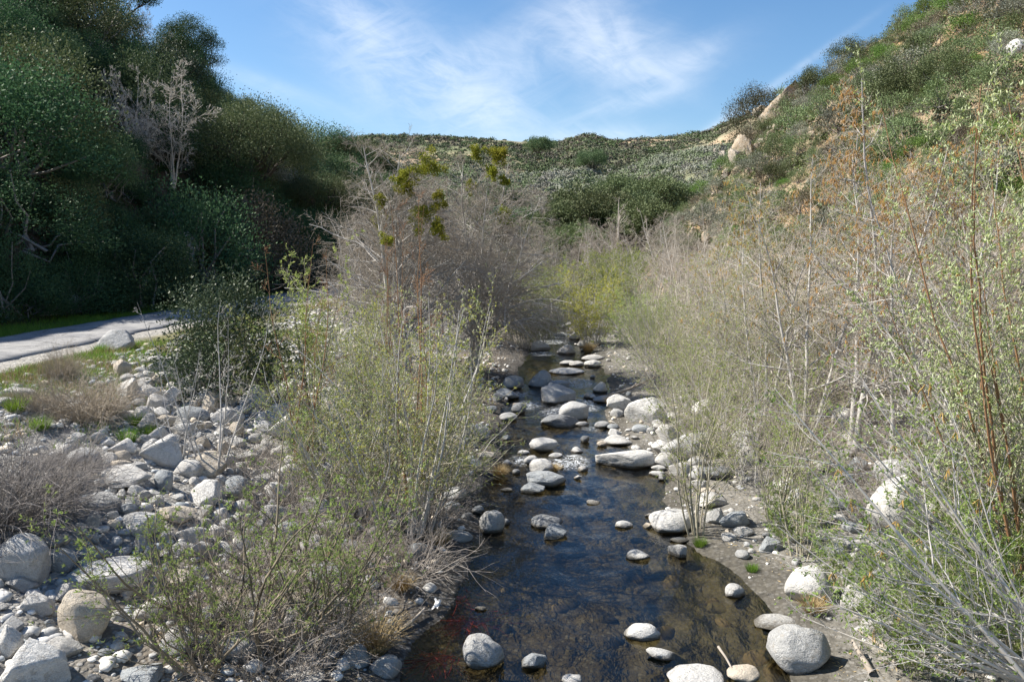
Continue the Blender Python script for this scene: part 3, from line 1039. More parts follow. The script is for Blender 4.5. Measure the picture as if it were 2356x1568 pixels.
def build_heroes():
    for i, (cx, cy, w, h, tone, kind, label) in enumerate(HERO):
        px, pb = cx * R, (cy + h * .5) * R
        p = at(px, pb - .1 * h * R)
        dep = math.hypot(p[0], p[1])
        W = w * R * p[1] / F * 1.04
        ang = math.atan2(EYE[2] - p[2], dep)
        depth = .8 if kind != 'slab' else .62
        Hm = h * R * p[1] / F
        zt = max(.38 * Hm, (Hm - W * depth * .55 * math.sin(ang)) / math.cos(ang))
        zt = max(zt, .12 * W)
        tilt = .25 if 'tilted' in label or 'slanting' in label else 0
        o = set_rock(p, W, zt, tone, kind, tilt=tilt, depth=depth, sink=.26)
        tag(o, label, 'boulder' if W > .35 else 'stone', 'boulders of the stream and its banks')
        if W <= .35:
            o.name = 'stone'
        qx, qy, _ = project(o.location)
        short = label.split(' with ')[0].split(' at ')[0].split(' on ')[0].split(' in ')[0].split(' beside ')[0].split(' standing ')[0].split(' lying ')[0].split(' behind ')[0].split(' mid-')[0].split(' under ')[0].split(' below ')[0].split(' of ')[0].split(' against ')[0].split(' by ')[0].split(' half ')[0]
        if len(short.split()) >= 3 and i % 2 == 0 and W > .3:
            LANDMARKS.append((short, qx, qy))


def free(x, y, r, k=.84):
    return all((x - a) ** 2 + (y - b) ** 2 > ((r + c) * k) ** 2 for a, b, c in PLACED)


def scatter_rocks():
    n = 0
    zones = [  # picture boxes (1024 px), how many, width range in metres, tones
        ((120, 372, 300, 470), 135, (.32, 1.0), 'pale pale white white grey tan'),
        ((60, 440, 330, 560), 110, (.22, .75), 'pale pale white blue white white'),
        ((0, 540, 320, 681), 40, (.14, .5), 'pale grey blue tan white dark'),
        ((260, 400, 480, 560), 26, (.3, .7), 'pale grey blue white'),
        ((430, 380, 520, 470), 14, (.25, .6), 'blue grey dark'),
        ((600, 400, 760, 480), 34, (.25, .9), 'white pale grey'),
        ((680, 450, 860, 560), 18, (.16, .6), 'pale grey blue white'),
        ((840, 400, 1024, 560), 36, (.3, 1.1), 'pale grey white'),
        ((820, 560, 1024, 681), 14, (.15, .45), 'pale grey'),
        ((560, 320, 650, 400), 20, (.2, .6), 'pale white grey blue'),
        ((500, 330, 590, 480), 12, (.12, .35), 'grey blue pale dark'),
        ((60, 350, 190, 400), 8, (.15, .4), 'pale grey'),
    ]
    for (x0, y0, x1, y1), cnt, (a, b), tones in zones:
        made = 0
        cand = at_many([rrng.uniform(x0, x1) for _ in range(cnt * 8)], [rrng.uniform(y0, y1) for _ in range(cnt * 8)])
        for p in cand:
            if made >= cnt:
                break
            w = a + (b - a) * rrng.random() ** 2.2
            n_, f_ = road_x(p[1])
            if p[0] < n_ + 1.2 or not free(p[0], p[1], w / 2):
                continue
            tone = rrng.choice(tones.split())
            kind = rrng.choice(['round', 'round', 'block'] if p[0] > -2.5 else ['block', 'block', 'round'])
            o = set_rock(p, w, w * rrng.uniform(.38, .72), tone, kind, depth=rrng.uniform(.65, .95), turn=rrng.uniform(0, 6.28), name='boulder' if w > .35 else 'stone')
            AUTO.append((o, w, tone, 'rounded' if kind == 'round' else 'angular'))
            made += 1


def cobble_mass(name, pts, sizes, seed, tint_pool):
    """Small stones past counting, as one mesh."""
    rng = np.random.default_rng(seed)
    bm = bmesh.new()
    bmesh.ops.create_icosphere(bm, subdivisions=2, radius=1.0)
    v = np.array([q.co[:] for q in bm.verts])
    f = np.array([[q.index for q in t.verts] for t in bm.faces])
    bm.free()
    variants = []
    for k in range(10):
        off = rng.random(3) * 40
        n1 = np.array([mnoise.noise(Vector(q * 1.3 + off)) for q in v])
        w = v * (1 + .4 * n1)[:, None]
        for _ in range(5):
            n = unit(rng.normal(size=3)); c = rng.uniform(.55, .85)
            w = w - n[None] * np.maximum(w @ n - c, 0)[:, None] * .8
        variants.append(w)
    N = len(pts)
    vs = np.empty((N, len(v), 3))
    which = rng.integers(0, 10, N)
    yaw = rng.random(N) * 6.28
    c, s = np.cos(yaw), np.sin(yaw)
    sc = sizes[:, None] * np.stack([np.ones(N), rng.uniform(.6, 1, N), rng.uniform(.4, .75, N)], 1)
    for i in range(N):
        w = variants[which[i]] * sc[i]
        vs[i, :, 0] = w[:, 0] * c[i] - w[:, 1] * s[i] + pts[i, 0]
        vs[i, :, 1] = w[:, 0] * s[i] + w[:, 1] * c[i] + pts[i, 1]
        vs[i, :, 2] = w[:, 2] + pts[i, 2] + sizes[i] * .12
    tri = (f[None] + (np.arange(N) * len(v))[:, None, None]).reshape(-1, 3)
    pool = np.array([TONES[k] for k in tint_pool])
    col = pool[rng.integers(0, len(pool), N)] * rng.uniform(.75, 1.1, (N, 1))
    me = mesh_np(name, vs.reshape(-1, 3), tris=tri, mats=[M['cobble']], smooth=True, attrs={'tint': np.repeat(col, len(v), 0)})
    o = obj(name, me)
    return tag(o, kind='stuff')


def tint_mat(name, rough=.9):
    m, t, out = new_mat(name)
    a = t.n('ShaderNodeAttribute', attribute_name='tint')
    geo = t.n('ShaderNodeNewGeometry')
    n = t.noise(geo.outputs['Position'], 24.0, 4, .7)
    c = t.mix(1.0, a.outputs['Color'], t.ramp(n, [(.28, .6), (.5, 1.0), (.75, 1.25)]), 'MULTIPLY')
    p = t.n('ShaderNodeBsdfPrincipled')
    t.put(p.inputs['Base Color'], c)
    p.inputs['Roughness'].default_value = rough
    p.inputs['Specular IOR Level'].default_value = .2
    t.t.links.new(p.outputs[0], out.inputs[0])
    return m


M['cobble'] = tint_mat('cobble_stone')


def build_cobbles():
    rng = np.random.default_rng(5)
    # rubble of the left bank
    n = 12000
    y = 5.5 + rng.random(n) ** 1.3 * 34
    xl, xr = edges(y)
    near, _ = road_x(y)
    x = xl - .4 - rng.random(n) * (xl - near - 2.6)
    dl = xl - x
    keep = (rng.random(n) < np.clip(.3 + .12 * dl, 0, 1)) & (vnoise(x * .5, y * .5, 3) > -.55) & (x > near + 2.2)
    x, y = x[keep], y[keep]
    s = .025 + .12 * rng.random(len(x)) ** 3.2
    cobble_mass('rubble', np.stack([x, y, ground(x, y)], 1), s, 1, ['pale', 'pale', 'grey', 'white', 'tan', 'blue'])
    # pebbles of the right bank
    n = 6500
    y = 6 + rng.random(n) ** 1.2 * 34
    xl, xr = edges(y)
    x = xr + .1 + rng.random(n) ** 1.1 * 11
    keep = (vnoise(x * .6, y * .6, 9) > -.1) | (rng.random(n) < .2)
    keep &= x < .85 * y + 1
    x, y = x[keep], y[keep]
    s = .012 + .10 * rng.random(len(x)) ** 5
    cobble_mass('pebbles', np.stack([x, y, ground(x, y)], 1), s, 2, ['pale', 'pale', 'grey', 'white', 'tan'])
    # bed stones under water
    n = 700
    y = 6 + rng.random(n) * 30
    xl, xr = edges(y)
    x = xl + rng.random(n) * (xr - xl)
    s = .04 + .26 * rng.random(n) ** 2.2
    z = ground(x, y)
    z = np.minimum(z - .35 * s, water_z(y) - s * .78)
    cobble_mass('streambed_cobbles', np.stack([x, y, z], 1), s, 3, ['bed', 'bed', 'mud', 'mud', 'brown'])


build_heroes()
scatter_rocks()
build_cobbles()

# ---------------------------------------------------------------- plants
M.update(
    bark_grey=bark_mat('alder_bark', (.34, .32, .30), (.58, .56, .53), 7),
    bark_twig=bark_mat('alder_twig', (.31, .265, .205), (.54, .49, .41), 5),
    bark_white=bark_mat('pale_bark', (.50, .455, .40), (.72, .67, .60), 6),
    bark_olive=bark_mat('willow_bark', (.24, .215, .14), (.43, .40, .31), 8),
    bark_brown=bark_mat('brown_bark', (.13, .108, .075), (.29, .245, .18), 8),
    twig_dark=bark_mat('brown_alder_twig', (.23, .195, .155), (.44, .395, .335), 5),
    bark_red=bark_mat('red_shoot', (.23, .12, .07), (.34, .20, .10), 8),
    bark_dark=bark_mat('oak_bark', (.05, .042, .035), (.11, .095, .08), 6),
    brush=bark_mat('dead_twigs', (.15, .135, .125), (.32, .295, .275), 4),
    brush_grey=bark_mat('grey_dead_twigs', (.20, .17, .145), (.42, .38, .34), 4),
    brush_tan=bark_mat('dry_twigs', (.27, .225, .17), (.46, .40, .32), 4),
    sedge=bark_mat('dry_sedge', (.30, .21, .10), (.50, .40, .22), 4),
    root=bark_mat('red_root', (.16, .02, .015), (.30, .045, .03), 6),
    wood=bark_mat('driftwood', (.22, .18, .14), (.40, .36, .31), 5),
    willow=leaf_mat('willow_leaf', (.155, .235, .055), (.32, .385, .125), trans=.5),
    sprig=leaf_mat('young_leaf', (.22, .29, .075), (.41, .45, .16), trans=.5),
    yellow=leaf_mat('yellow_leaf', (.38, .42, .06), (.60, .58, .13), trans=.5),
    oak=leaf_mat('oak_leaf', (.08, .108, .044), (.155, .178, .085), trans=.15),
    deep=leaf_mat('deep_green_leaf', (.037, .088, .041), (.085, .155, .07), trans=.25),
    bush=leaf_mat('evergreen_leaf', (.05, .085, .042), (.12, .16, .09), trans=.12, rough=.5, spec=.2),
    chap=leaf_mat('chaparral_leaf', (.115, .165, .068), (.205, .25, .12), trans=.15),
    sage=leaf_mat('sage_leaf', (.19, .205, .15), (.29, .30, .24), trans=.15),
    dusky=leaf_mat('dusky_leaf', (.06, .066, .034), (.11, .105, .06), trans=.1),
    grove=leaf_mat('grove_leaf', (.078, .135, .056), (.145, .20, .096), trans=.15),
    lush=leaf_mat('lush_leaf', (.10, .175, .04), (.17, .26, .065), trans=.25),
    drab=leaf_mat('brownish_leaf', (.125, .105, .07), (.19, .165, .12), trans=.1),
    mistletoe=leaf_mat('mistletoe_leaf', (.17, .20, .02), (.34, .33, .045), vary=.1),
    catkin=leaf_mat('orange_catkin', (.40, .24, .075), (.56, .36, .13), trans=.2, vary=.1),
    pale_catkin=leaf_mat('pale_catkin', (.42, .47, .24), (.62, .64, .40), trans=.25, vary=.1),
    grass=leaf_mat('grass_blade', (.09, .20, .02), (.21, .31, .055), trans=.45, vary=.1),
    yucca=leaf_mat('yucca_leaf', (.17, .25, .19), (.30, .38, .30), trans=.1, vary=.1),
)


def woody(rng, start, dirs, length, radius, spec):
    """Levels of branches: [(points, radii, sides), ...]; spec[0] holds the stems' own shape."""
    s0 = spec[0]
    p = lines(rng, start, dirs, length, s0['k'], s0.get('wig', .06), s0.get('up', 0), s0.get('droop', 0))
    r = taper(np.asarray(radius, float), s0['k'], s0.get('end', .2), s0.get('flare', 0))
    out = [(p, r, s0.get('sides', 6))]
    for s in spec[1:]:
        st, d, ln, rr = sprout(rng, p, r, s['per'], s['ang'], s.get('len', .5), s.get('rr', .5), s.get('t0', .2), s.get('t1', .98), s.get('jit', .3), s.get('flat', 0), s.get('abs'), s.get('fall', .5))
        p = lines(rng, st, d, ln, s['k'], s.get('wig', .12), s.get('up', 0), s.get('droop', 0))
        r = taper(np.maximum(rr, s.get('rmin', .0028)), s['k'], s.get('end', .35))
        out.append((p, r, s.get('sides', 3)))
    return out


def along(rng, pts, per, t0=.1, t1=1.0):
    n, k, _ = pts.shape
    t = (t0 + (t1 - t0) * rng.random((n, per))) * (k - 1)
    i = np.clip(t.astype(int), 0, k - 2)
    f = (t - i)[..., None]
    ii = np.arange(n)[:, None]
    a, b = pts[ii, i], pts[ii, i + 1]
    return (a + (b - a) * f).reshape(-1, 3), unit(b - a).reshape(-1, 3)


def wood_mesh(name, levels, mat):
    v, q = join([tubes(p, r, s) for p, r, s in levels])
    return mesh_np(name, v, q, mats=[mat], smooth=True)


def leaf_mesh(name, rng, pos, dirs, length, width, mat, cluster=1, spread=.6, jitter=0.0):
    if cluster > 1:
        pos, dirs = np.repeat(pos, cluster, 0), np.repeat(dirs, cluster, 0)
    if jitter:
        pos = pos + rng.normal(size=pos.shape) * jitter
    v, q = leaf_quads(rng, pos, dirs, length, width, spread)
    return mesh_np(name, v, q, mats=[mat])


def catkin_mesh(name, rng, pos, length, radius, mat, per=4, hang=1.0):
    pos = np.repeat(pos, per, 0) + rng.normal(size=(len(pos) * per, 3)) * length * .12
    d = rng.normal(size=pos.shape) * .35 + np.array([0, 0, -hang])
    p = lines(rng, pos, d, length * (.6 + .6 * rng.random(len(pos))), 4, .12, 0, .1 * hang)
    r = np.tile(np.array([.6, 1, .9, .3]) * radius, (len(pos), 1))
    v, q = tubes(p, r, 4)
    return mesh_np(name, v, q, mats=[mat])


def plant(name, parts, loc, label, cat, group=None, rotz=0.0, scale=1.0, sink=.03):
    o = thing(name, (loc[0], loc[1], loc[2] - sink), label, cat, group, rotz, scale)
    for pn, me in parts:
        obj(pn, me, o)
    return o


def fan(rng, n, spread, lean=(0, 0), base=.25):
    """Starting points and directions of stems that leave one root."""
    a = rng.random(n) * 2 * np.pi
    m = np.sqrt(rng.random(n))
    st = np.stack([np.cos(a) * m * base, np.sin(a) * m * base, np.zeros(n)], 1)
    d = np.stack([np.cos(a) * m * spread + lean[0], np.sin(a) * m * spread + lean[1], np.ones(n)], 1)
    return st, unit(d)


def make_alder(seed, h, stems=2, tw=.0038, spread=.16, lean=(0, 0), per1=26, len1=.34, droop=.0, up=.03, twig='bark_twig', bark='bark_grey', catkins=0, leaves=0, leafmat='sprig', r0=None, per3=6, per4=3, base=.2, flat=.35):
    rng = np.random.default_rng(seed)
    st, d = fan(rng, stems, spread, lean, base)
    hs = h * (.72 + .33 * rng.random(stems)); hs[0] = h
    rr = (r0 or h * .0085) * (.6 + .4 * hs / h)
    lv = woody(rng, st, d, hs, rr, [
        dict(k=16, wig=.045, up=.03, end=.12, sides=7, flare=.5),
        dict(per=per1, ang=(40, 78), abs=h * len1, rr=.48, k=8, wig=.10, up=up, droop=droop, t0=.14, fall=.72, sides=4, flat=flat),
        dict(per=7, ang=(25, 60), len=.50, rr=.55, k=6, wig=.15, up=up * .6, droop=droop * 1.2, sides=3, fall=.5),
        dict(per=per3, ang=(25, 60), len=.50, rr=.55, k=4, wig=.15, up=0, droop=droop, sides=3, fall=.4, rmin=tw),
        dict(per=per4, ang=(25, 60), len=.55, rr=.6, k=3, wig=.15, sides=3, fall=.3, rmin=tw * .85),
    ])
    parts = [('trunk', wood_mesh('trunk', lv[:1], M[bark])), ('branch_sprays', wood_mesh('branch_sprays', lv[1:3], M[bark])), ('twig_sprays', wood_mesh('twig_sprays', lv[3:], M[twig]))]
    if leaves:
        pos, dr = along(rng, lv[4][0], leaves)
        parts.append(('foliage', leaf_mesh('foliage', rng, pos, dr, .045, .022, M[leafmat])))
    if catkins:
        tips = lv[3][0][:, -1]
        tips = tips[tips[:, 2] > h * .25]
        tips = tips[rng.random(len(tips)) < catkins * np.clip(tips[:, 2] / h * 1.4, 0, 1.3)]
        parts.append(('catkin_sprays', catkin_mesh('catkin_sprays', rng, tips, .11, .007, M['catkin'], 4)))
    return parts, lv


def make_willow(seed, h, stems=26, spread=.42, lean=(0, 0), per1=12, per2=4, leaf=(.05, .014), cluster=4, per_leaf=3, leafmat='willow', bark='bark_olive', wig=.05, base=.35, up=.03, second=None, catkins=0, r0=.014, sprig_t0=.15, leaf2=0):
    """A many-stemmed willow thicket with leaves in small tufts."""
    rng = np.random.default_rng(seed)
    st, d = fan(rng, stems, spread, lean, base)
    hs = h * (.45 + .6 * rng.random(stems) ** .8)
    lv = woody(rng, st, d, hs, r0 * (.5 + .7 * hs / h), [
        dict(k=12, wig=wig, up=up, end=.18, sides=5),
        dict(per=per1, ang=(20, 62), len=.34, rr=.55, k=7, wig=.11, up=.035, t0=.12, fall=.6, sides=3, rmin=.0042),
        dict(per=per2, ang=(22, 55), len=.42, rr=.6, k=4, wig=.1, up=.04, t0=.15, fall=.4, sides=3, rmin=.0032),
    ])
    parts = [('stem_sprays', wood_mesh('stem_sprays', lv[:1], M[bark])), ('twig_sprays', wood_mesh('twig_sprays', lv[1:], M[bark if second is None else second]))]
    pos, dr = along(rng, lv[2][0], per_leaf, .1)
    pos1, dr1 = along(rng, lv[1][0], per_leaf + 1, .25)
    pos, dr = np.concatenate([pos, pos1]), np.concatenate([dr, dr1])
    n2 = int(len(pos) * leaf2)
    order = rng.permutation(len(pos))
    pos, dr = pos[order], dr[order]
    parts.append(('foliage', leaf_mesh('foliage', rng, pos[n2:], dr[n2:], leaf[0], leaf[1], M[leafmat], cluster, .75)))
    if n2:
        parts.append(('flower_foliage', leaf_mesh('flower_foliage', rng, pos[:n2], dr[:n2], leaf[0] * .9, leaf[1], M['yellow'], cluster, .8)))
    if catkins:
        pc, dc = along(rng, lv[1][0], catkins, .3)
        pc2, dc2 = along(rng, lv[2][0], max(1, catkins // 2), .2)
        pc = np.concatenate([pc, pc2])
        parts.append(('catkin_sprays', catkin_mesh('catkin_sprays', rng, pc, .055, .0085, M['pale_catkin'], 1, hang=-.6)))
    return parts


def make_shrub(seed, w, h, clumps, leaves, leaf, mat, stems=14, loose=.22, stemmat='brush', bare=0, low=.0):
    """A rounded shrub: stems that end in clumps of leaves through the volume of the crown."""
    rng = np.random.default_rng(seed)
    a = rng.random(clumps) * 2 * np.pi
    el = np.arcsin(np.clip(low + (1 - low) * rng.random(clumps), 0, 1))
    rr = .55 + .45 * rng.random(clumps) ** .5
    c = np.stack([np.cos(a) * np.cos(el) * w / 2 * rr, np.sin(a) * np.cos(el) * w / 2 * rr, np.sin(el) * h * rr * .82 + h * .1], 1)
    cr = (.22 + .26 * rng.random(clumps)) * min(w, h) * .62
    share = cr ** 2 / (cr ** 2).sum()
    cnt = np.maximum((share * leaves).astype(int), 4)
    idx = np.repeat(np.arange(clumps), cnt)
    dr = unit(rng.normal(size=(len(idx), 3)))
    rad_ = rng.random(len(idx)) ** .45
    pos = c[idx] + dr * (cr[idx] * rad_)[:, None] * np.array([1.1, 1.1, .75]) + rng.normal(size=dr.shape) * loose * cr[idx][:, None]
    pos[:, 2] = np.abs(pos[:, 2])
    out = unit(pos - np.array([0, 0, h * .2])) + .3 * np.array([0, 0, 1])
    v, q = leaf_quads(rng, pos, out, leaf, leaf * .55, .8)
    parts = []
    k = min(stems, clumps)
    st = np.zeros((k, 3)) + rng.normal(size=(k, 3)) * np.array([.08, .08, 0]) * w
    p = np.linspace(0, 1, 5)[None, :, None] * (c[:k] - st)[:, None, :] + st[:, None, :]
    p[:, 1:-1] += rng.normal(size=(k, 3, 3)) * .03 * w
    p[:, 1:4, 2] -= .04 * h
    lv = [(p, taper(np.full(k, .012 * w + .006), 5, .3), 4)]
    if bare:
        s_, d_, l_, r_ = sprout(rng, p, lv[0][1], bare, (15, 50), .5, .5, .3)
        lv.append((lines(rng, s_, d_, l_, 4, .12, .03), taper(np.maximum(r_, .004), 4), 3))
    parts.append(('stem_sprays', wood_mesh('stem_sprays', lv, M[stemmat])))
    parts.append(('foliage', mesh_np('foliage', v, q, mats=[M[mat]])))
    return parts


def make_oak(seed, w, h, trunk_h, clumps, leaves, leaf, mat='oak'):
    rng = np.random.default_rng(seed)
    a = rng.random(clumps) * 2 * np.pi
    u = rng.random(clumps)
    el = np.arcsin(-.25 + 1.25 * u)
    rr = .5 + .5 * rng.random(clumps) ** .4
    ch = h - trunk_h * .5
    c = np.stack([np.cos(a) * np.cos(el) * w / 2 * rr * (.85 + .3 * rng.random(clumps)), np.sin(a) * np.cos(el) * w / 2 * rr, trunk_h + (h - trunk_h) * (.42 + .52 * np.sin(el) * rr)], 1)
    cr = (.10 + .09 * rng.random(clumps)) * w
    cnt = np.maximum((cr ** 2 / (cr ** 2).sum() * leaves).astype(int), 4)
    idx = np.repeat(np.arange(clumps), cnt)
    dr = unit(rng.normal(size=(len(idx), 3)))
    pos = c[idx] + dr * (cr[idx] * rng.random(len(idx)) ** .4)[:, None] * np.array([1.1, 1.1, .7]) + rng.normal(size=dr.shape) * .12 * cr[idx][:, None]
    v, q = leaf_quads(rng, pos, dr + np.array([0, 0, .3]), leaf, leaf * .6, .7)
    nl = 9
    tr = lines(rng, np.zeros((1, 3)), np.array([[.12, 0, 1.0]]), np.array([trunk_h * 1.25]), 7, .08)
    rt = np.full(1, w * .032)
    lim_t = tr[0, -3:][rng.integers(0, 3, nl)]
    tgt = c[rng.permutation(clumps)[:nl]]
    s = np.linspace(0, 1, 7)[None, :, None]
    lp = lim_t[:, None] * (1 - s) + tgt[:, None] * s + rng.normal(size=(nl, 7, 3)) * .02 * w * np.sin(s * np.pi)
    lr = taper(np.full(nl, w * .017), 7, .25)
    far = rng.permutation(clumps)[:min(clumps, 60)]
    par = np.argmin(np.linalg.norm(c[far][:, None] - tgt[None], axis=-1), 1)
    tt = rng.integers(3, 6, len(far))
    s0 = lp[par, tt]
    s = np.linspace(0, 1, 5)[None, :, None]
    bp = s0[:, None] * (1 - s) + c[far][:, None] * s + rng.normal(size=(len(far), 5, 3)) * .012 * w * np.sin(s * np.pi)
    br = taper(np.full(len(far), w * .007), 5, .3)
    return [('trunk', wood_mesh('trunk', [(tr, taper(rt, 7, .6, .5), 8)], M['bark_dark'])),
            ('branch_sprays', wood_mesh('branch_sprays', [(lp, lr, 5), (bp, br, 4)], M['bark_dark'])),
            ('crown', mesh_np('crown', v, q, mats=[M[mat]]))]


def make_brush(seed, w, h, n, mat, k=6, r=.005, droop=.16):
    rng = np.random.default_rng(seed)
    a = rng.random(n) * 2 * np.pi
    m = np.sqrt(rng.random(n))
    st = np.stack([np.cos(a) * m * w * .28, np.sin(a) * m * w * .28, np.zeros(n)], 1)
    d = np.stack([np.cos(a) * (.25 + m), np.sin(a) * (.25 + m), .35 + 1.3 * rng.random(n)], 1)
    lv = woody(rng, st, d, np.hypot(w * .34, h * .8) * (.25 + 1.15 * rng.random(n) ** 1.5), np.full(n, r), [
        dict(k=k, wig=.32, droop=droop, end=.4, sides=3),
        dict(per=4, ang=(15, 50), len=.5, rr=.7, k=4, wig=.12, droop=.12, sides=3, rmin=.0025)])
    for p, _, _ in lv:
        p[..., 2] = np.maximum(p[..., 2], .01)
    return [('twig_sprays', wood_mesh('twig_sprays', lv, M[mat]))]


def make_tuft(seed, n, length, mat, spread=.8, w=.006, droop=.35, base=.08):
    """Grass-like tuft of arching blades."""
    rng = np.random.default_rng(seed)
    st, d = fan(rng, n, spread, (0, 0), base)
    L = length * (.5 + .6 * rng.random(n))
    p = lines(rng, st, d, L, 6, .05, 0, droop)
    side = unit(np.cross(d, np.array([0, 0, 1.0]) + .2 * rng.normal(size=d.shape)))
    ww = w * np.array([1, 1, .9, .7, .45, .1])
    v = np.stack([p - side[:, None] * ww[None, :, None], p + side[:, None] * ww[None, :, None]], 2).reshape(-1, 3)
    b = (np.arange(n) * 12)[:, None] + (np.arange(5) * 2)[None]
    q = np.stack([b, b + 1, b + 3, b + 2], -1).reshape(-1, 4)
    return [('blades', mesh_np('blades', v, q, mats=[M[mat]]))]


def place(px, py):
    return at(px, py)


def skyline(px, far=120):
    """Highest visible ground of the near hills in picture column px."""
    rows = np.arange(0, 320, 4.0)
    P = at_many(np.full(len(rows), px), rows)
    d = np.hypot(P[:, 0], P[:, 1])
    ok = np.where(d < far)[0]
    return P[ok[0]] if len(ok) else P[-1]


# ---- left hillside: shrubs, oaks, bare trees, outcrops
def lit_side_of_left_hill(p):
    n_, f_ = road_x(p[1])
    px, py, _ = project(p)
    tree_foot = 128 < px < 212 and 150 < py < 246      # open ground below the pale bare tree
    oak_foot = 232 < px < 288 and 190 < py < 240
    return p[0] < f_ - 1.4 and not tree_foot and not oak_foot


def scatter_shrubs(name, cat, group, protos, box, count, size, keep, gap, words, min_d=25, max_d=115, seed=1, weights=None):
    rr = random.Random(seed)
    put = []
    made = []
    cand = at_many([rr.uniform(box[0], box[2]) for _ in range(count * 20)], [rr.uniform(box[1], box[3]) for _ in range(count * 20)])
    for p in cand:
        if len(put) >= count:
            break
        d = math.hypot(p[0], p[1])
        if d < min_d or d > max_d or not keep(p):
            continue
        s = rr.uniform(*size) * (.8 + .5 * rr.random())
        if any((p[0] - a) ** 2 + (p[1] - b) ** 2 + .5 * (p[2] - e) ** 2 < (gap * (s + c)) ** 2 for a, b, e, c in put):
            continue
        put.append((p[0], p[1], p[2], s))
        i = rr.choices(range(len(protos)), weights)[0]
        parts, tone = protos[i]
        sc = (s * rr.uniform(.85, 1.2), s * rr.uniform(.85, 1.2), s * rr.uniform(.8, 1.15))
        o = plant(name, parts, p, None, cat, group, rr.uniform(0, 6.28), sc, sink=.12 * s)
        AUTO.append((o, s, tone, words))
        made.append(o)
    return made


def build_left_hill():
    P = [(make_shrub(900 + i, 3.4, 2.6, 34, 15000, .072, m, loose=.2), tone) for i, (m, tone) in enumerate(
        [('deep', 'deep green'), ('deep', 'deep green'), ('grove', 'mid green'), ('oak', 'olive'), ('grove', 'mid green'), ('bush', 'cool grey-green'), ('sage', 'pale grey-green'), ('drab', 'brownish')])]
    W = [8, 8, 3, 2, 1.5, 1.5, .5, .8]
    scatter_shrubs('hillside_shrub', 'shrub', 'shrubs of the shaded left hillside', P, (0, 0, 420, 315), 190, (.55, 2.1), lit_side_of_left_hill, .88, 'on the shaded slope', 22, 130, 3, W)
    oak = make_oak(41, 9.5, 8.2, 2.3, 95, 48000, .115)
    o1 = plant('oak_tree', oak, at_xyz(256, 205, 58), 'big round olive oak tree with dark forked trunk above the road bend', 'oak tree', None, .4)
    dk = make_oak(43, 7.0, 9.0, 2.0, 60, 26000, .12, 'deep')
    o2 = plant('oak_tree', dk, skyline(190), 'dark green oak standing tall against the sky on the left ridge', 'oak tree', None, 1.2, (.85, .85, .8), .6)
    o3 = plant('oak_tree', dk, at(118, 42), 'dark ridge oak at the top of the slope beside bare branches', 'oak tree', None, 3.0, (.9, .9, .7))
    o4 = plant('oak_tree', oak, at_xyz(322, 232, 72), 'shaded olive oak low behind the round oak, beside the alder', 'oak tree', None, 2.2, (.72, .72, .72))
    o5 = plant('oak_tree', oak, at_xyz(345, 205, 95), 'smaller olive oak at the valley bend below the far ridge', 'oak tree', None, 4.2, (.7, .7, .65))
    bare, _ = make_alder(51, 7.5, stems=5, spread=.6, tw=.012, per1=15, len1=.34, up=.05, twig='bark_white', bark='bark_white', per3=5, per4=2, r0=.06, flat=0)
    plant('bare_tree', bare, at(172, 188), 'leafless whitish tree glowing on the dark left slope', 'bare tree', None, .5, 1.1)
    plant('bare_tree', bare, at(140, 172), 'thinner leafless whitish tree beside the bigger pale one on the slope', 'bare tree', None, 2.7, (.6, .6, .9))
    plant('bare_tree', bare, skyline(138), 'leafless grey tree on the ridge in front of the dark oak', 'bare tree', None, 4.0, (.5, .5, .6))
    plant('bare_tree', bare, skyline(164), 'leaning leafless tree in the ridge gap between two oaks', 'bare tree', None, 1.0, (.6, .6, .5))
    # rock faces above the road
    for i, (x, y, w, h, tone, lab) in enumerate([
            (400, 568, 66, 52, 'grey', 'jutting grey slab of rock high above the road'), (268, 608, 84, 44, 'grey', 'broad undercut rock face in shade above the road'),
            (420, 600, 50, 30, 'grey', 'small broken rock below the jutting slab'), (350, 640, 60, 50, 'dark', 'dark cracked rock step above the grass strip'),
            (150, 690, 50, 30, 'grey', 'low shaded rock by the grass strip at the slope foot'), (210, 680, 50, 36, 'dark', 'blocky shaded rock at the slope foot'),
            (540, 580, 60, 50, 'grey', 'layered rock outcrop behind the dark evergreen bush'), (560, 620, 60, 50, 'tan', 'brownish rock outcrop behind the bush top'),
            (100, 130, 60, 34, 'tan', 'pale rock patch showing high on the shaded slope'), (470, 640, 50, 40, 'dark', 'shaded rock at the road side near the bush'),
            (600, 600, 50, 60, 'grey', 'rock face by the road at the bend')]):
        p = at(x * R, (y + h * .4) * R)
        W_ = w * R * p[1] / F
        o = set_rock(p, W_ * 1.25, h * R * p[1] / F * 1.15, tone, 'crag', turn=.4 * i, depth=.9, sink=.25, name='rock_outcrop')
        tag(o, lab, 'rock', 'rock faces of the left slope')


def at_xyz(px, py, dist):
    """Ground point under picture column px at forward distance DIST (py only documents the reading)."""
    return at_depth(px, dist)


build_left_hill()


# ---- right hillside
def on_right_hill(p):
    return p[0] > 10 and float(ground(p[0], p[1])) > water_z(p[1]) + 3.4 and p[0] > .05 * p[1]


def make_yucca(seed, n=70, length=.75):
    rng = np.random.default_rng(seed)
    d = unit(rng.normal(size=(n, 3)) * np.array([1, 1, .7]) + np.array([0, 0, .35]))
    d[:, 2] = np.abs(d[:, 2]) * .9 + .05
    pos = np.zeros((n, 3)) + np.array([0, 0, .1])
    v, q = leaf_quads(rng, pos, d, length, .055, .05)
    return [('rosette_leaves', mesh_np('rosette_leaves', v, q, mats=[M['yucca']]))]


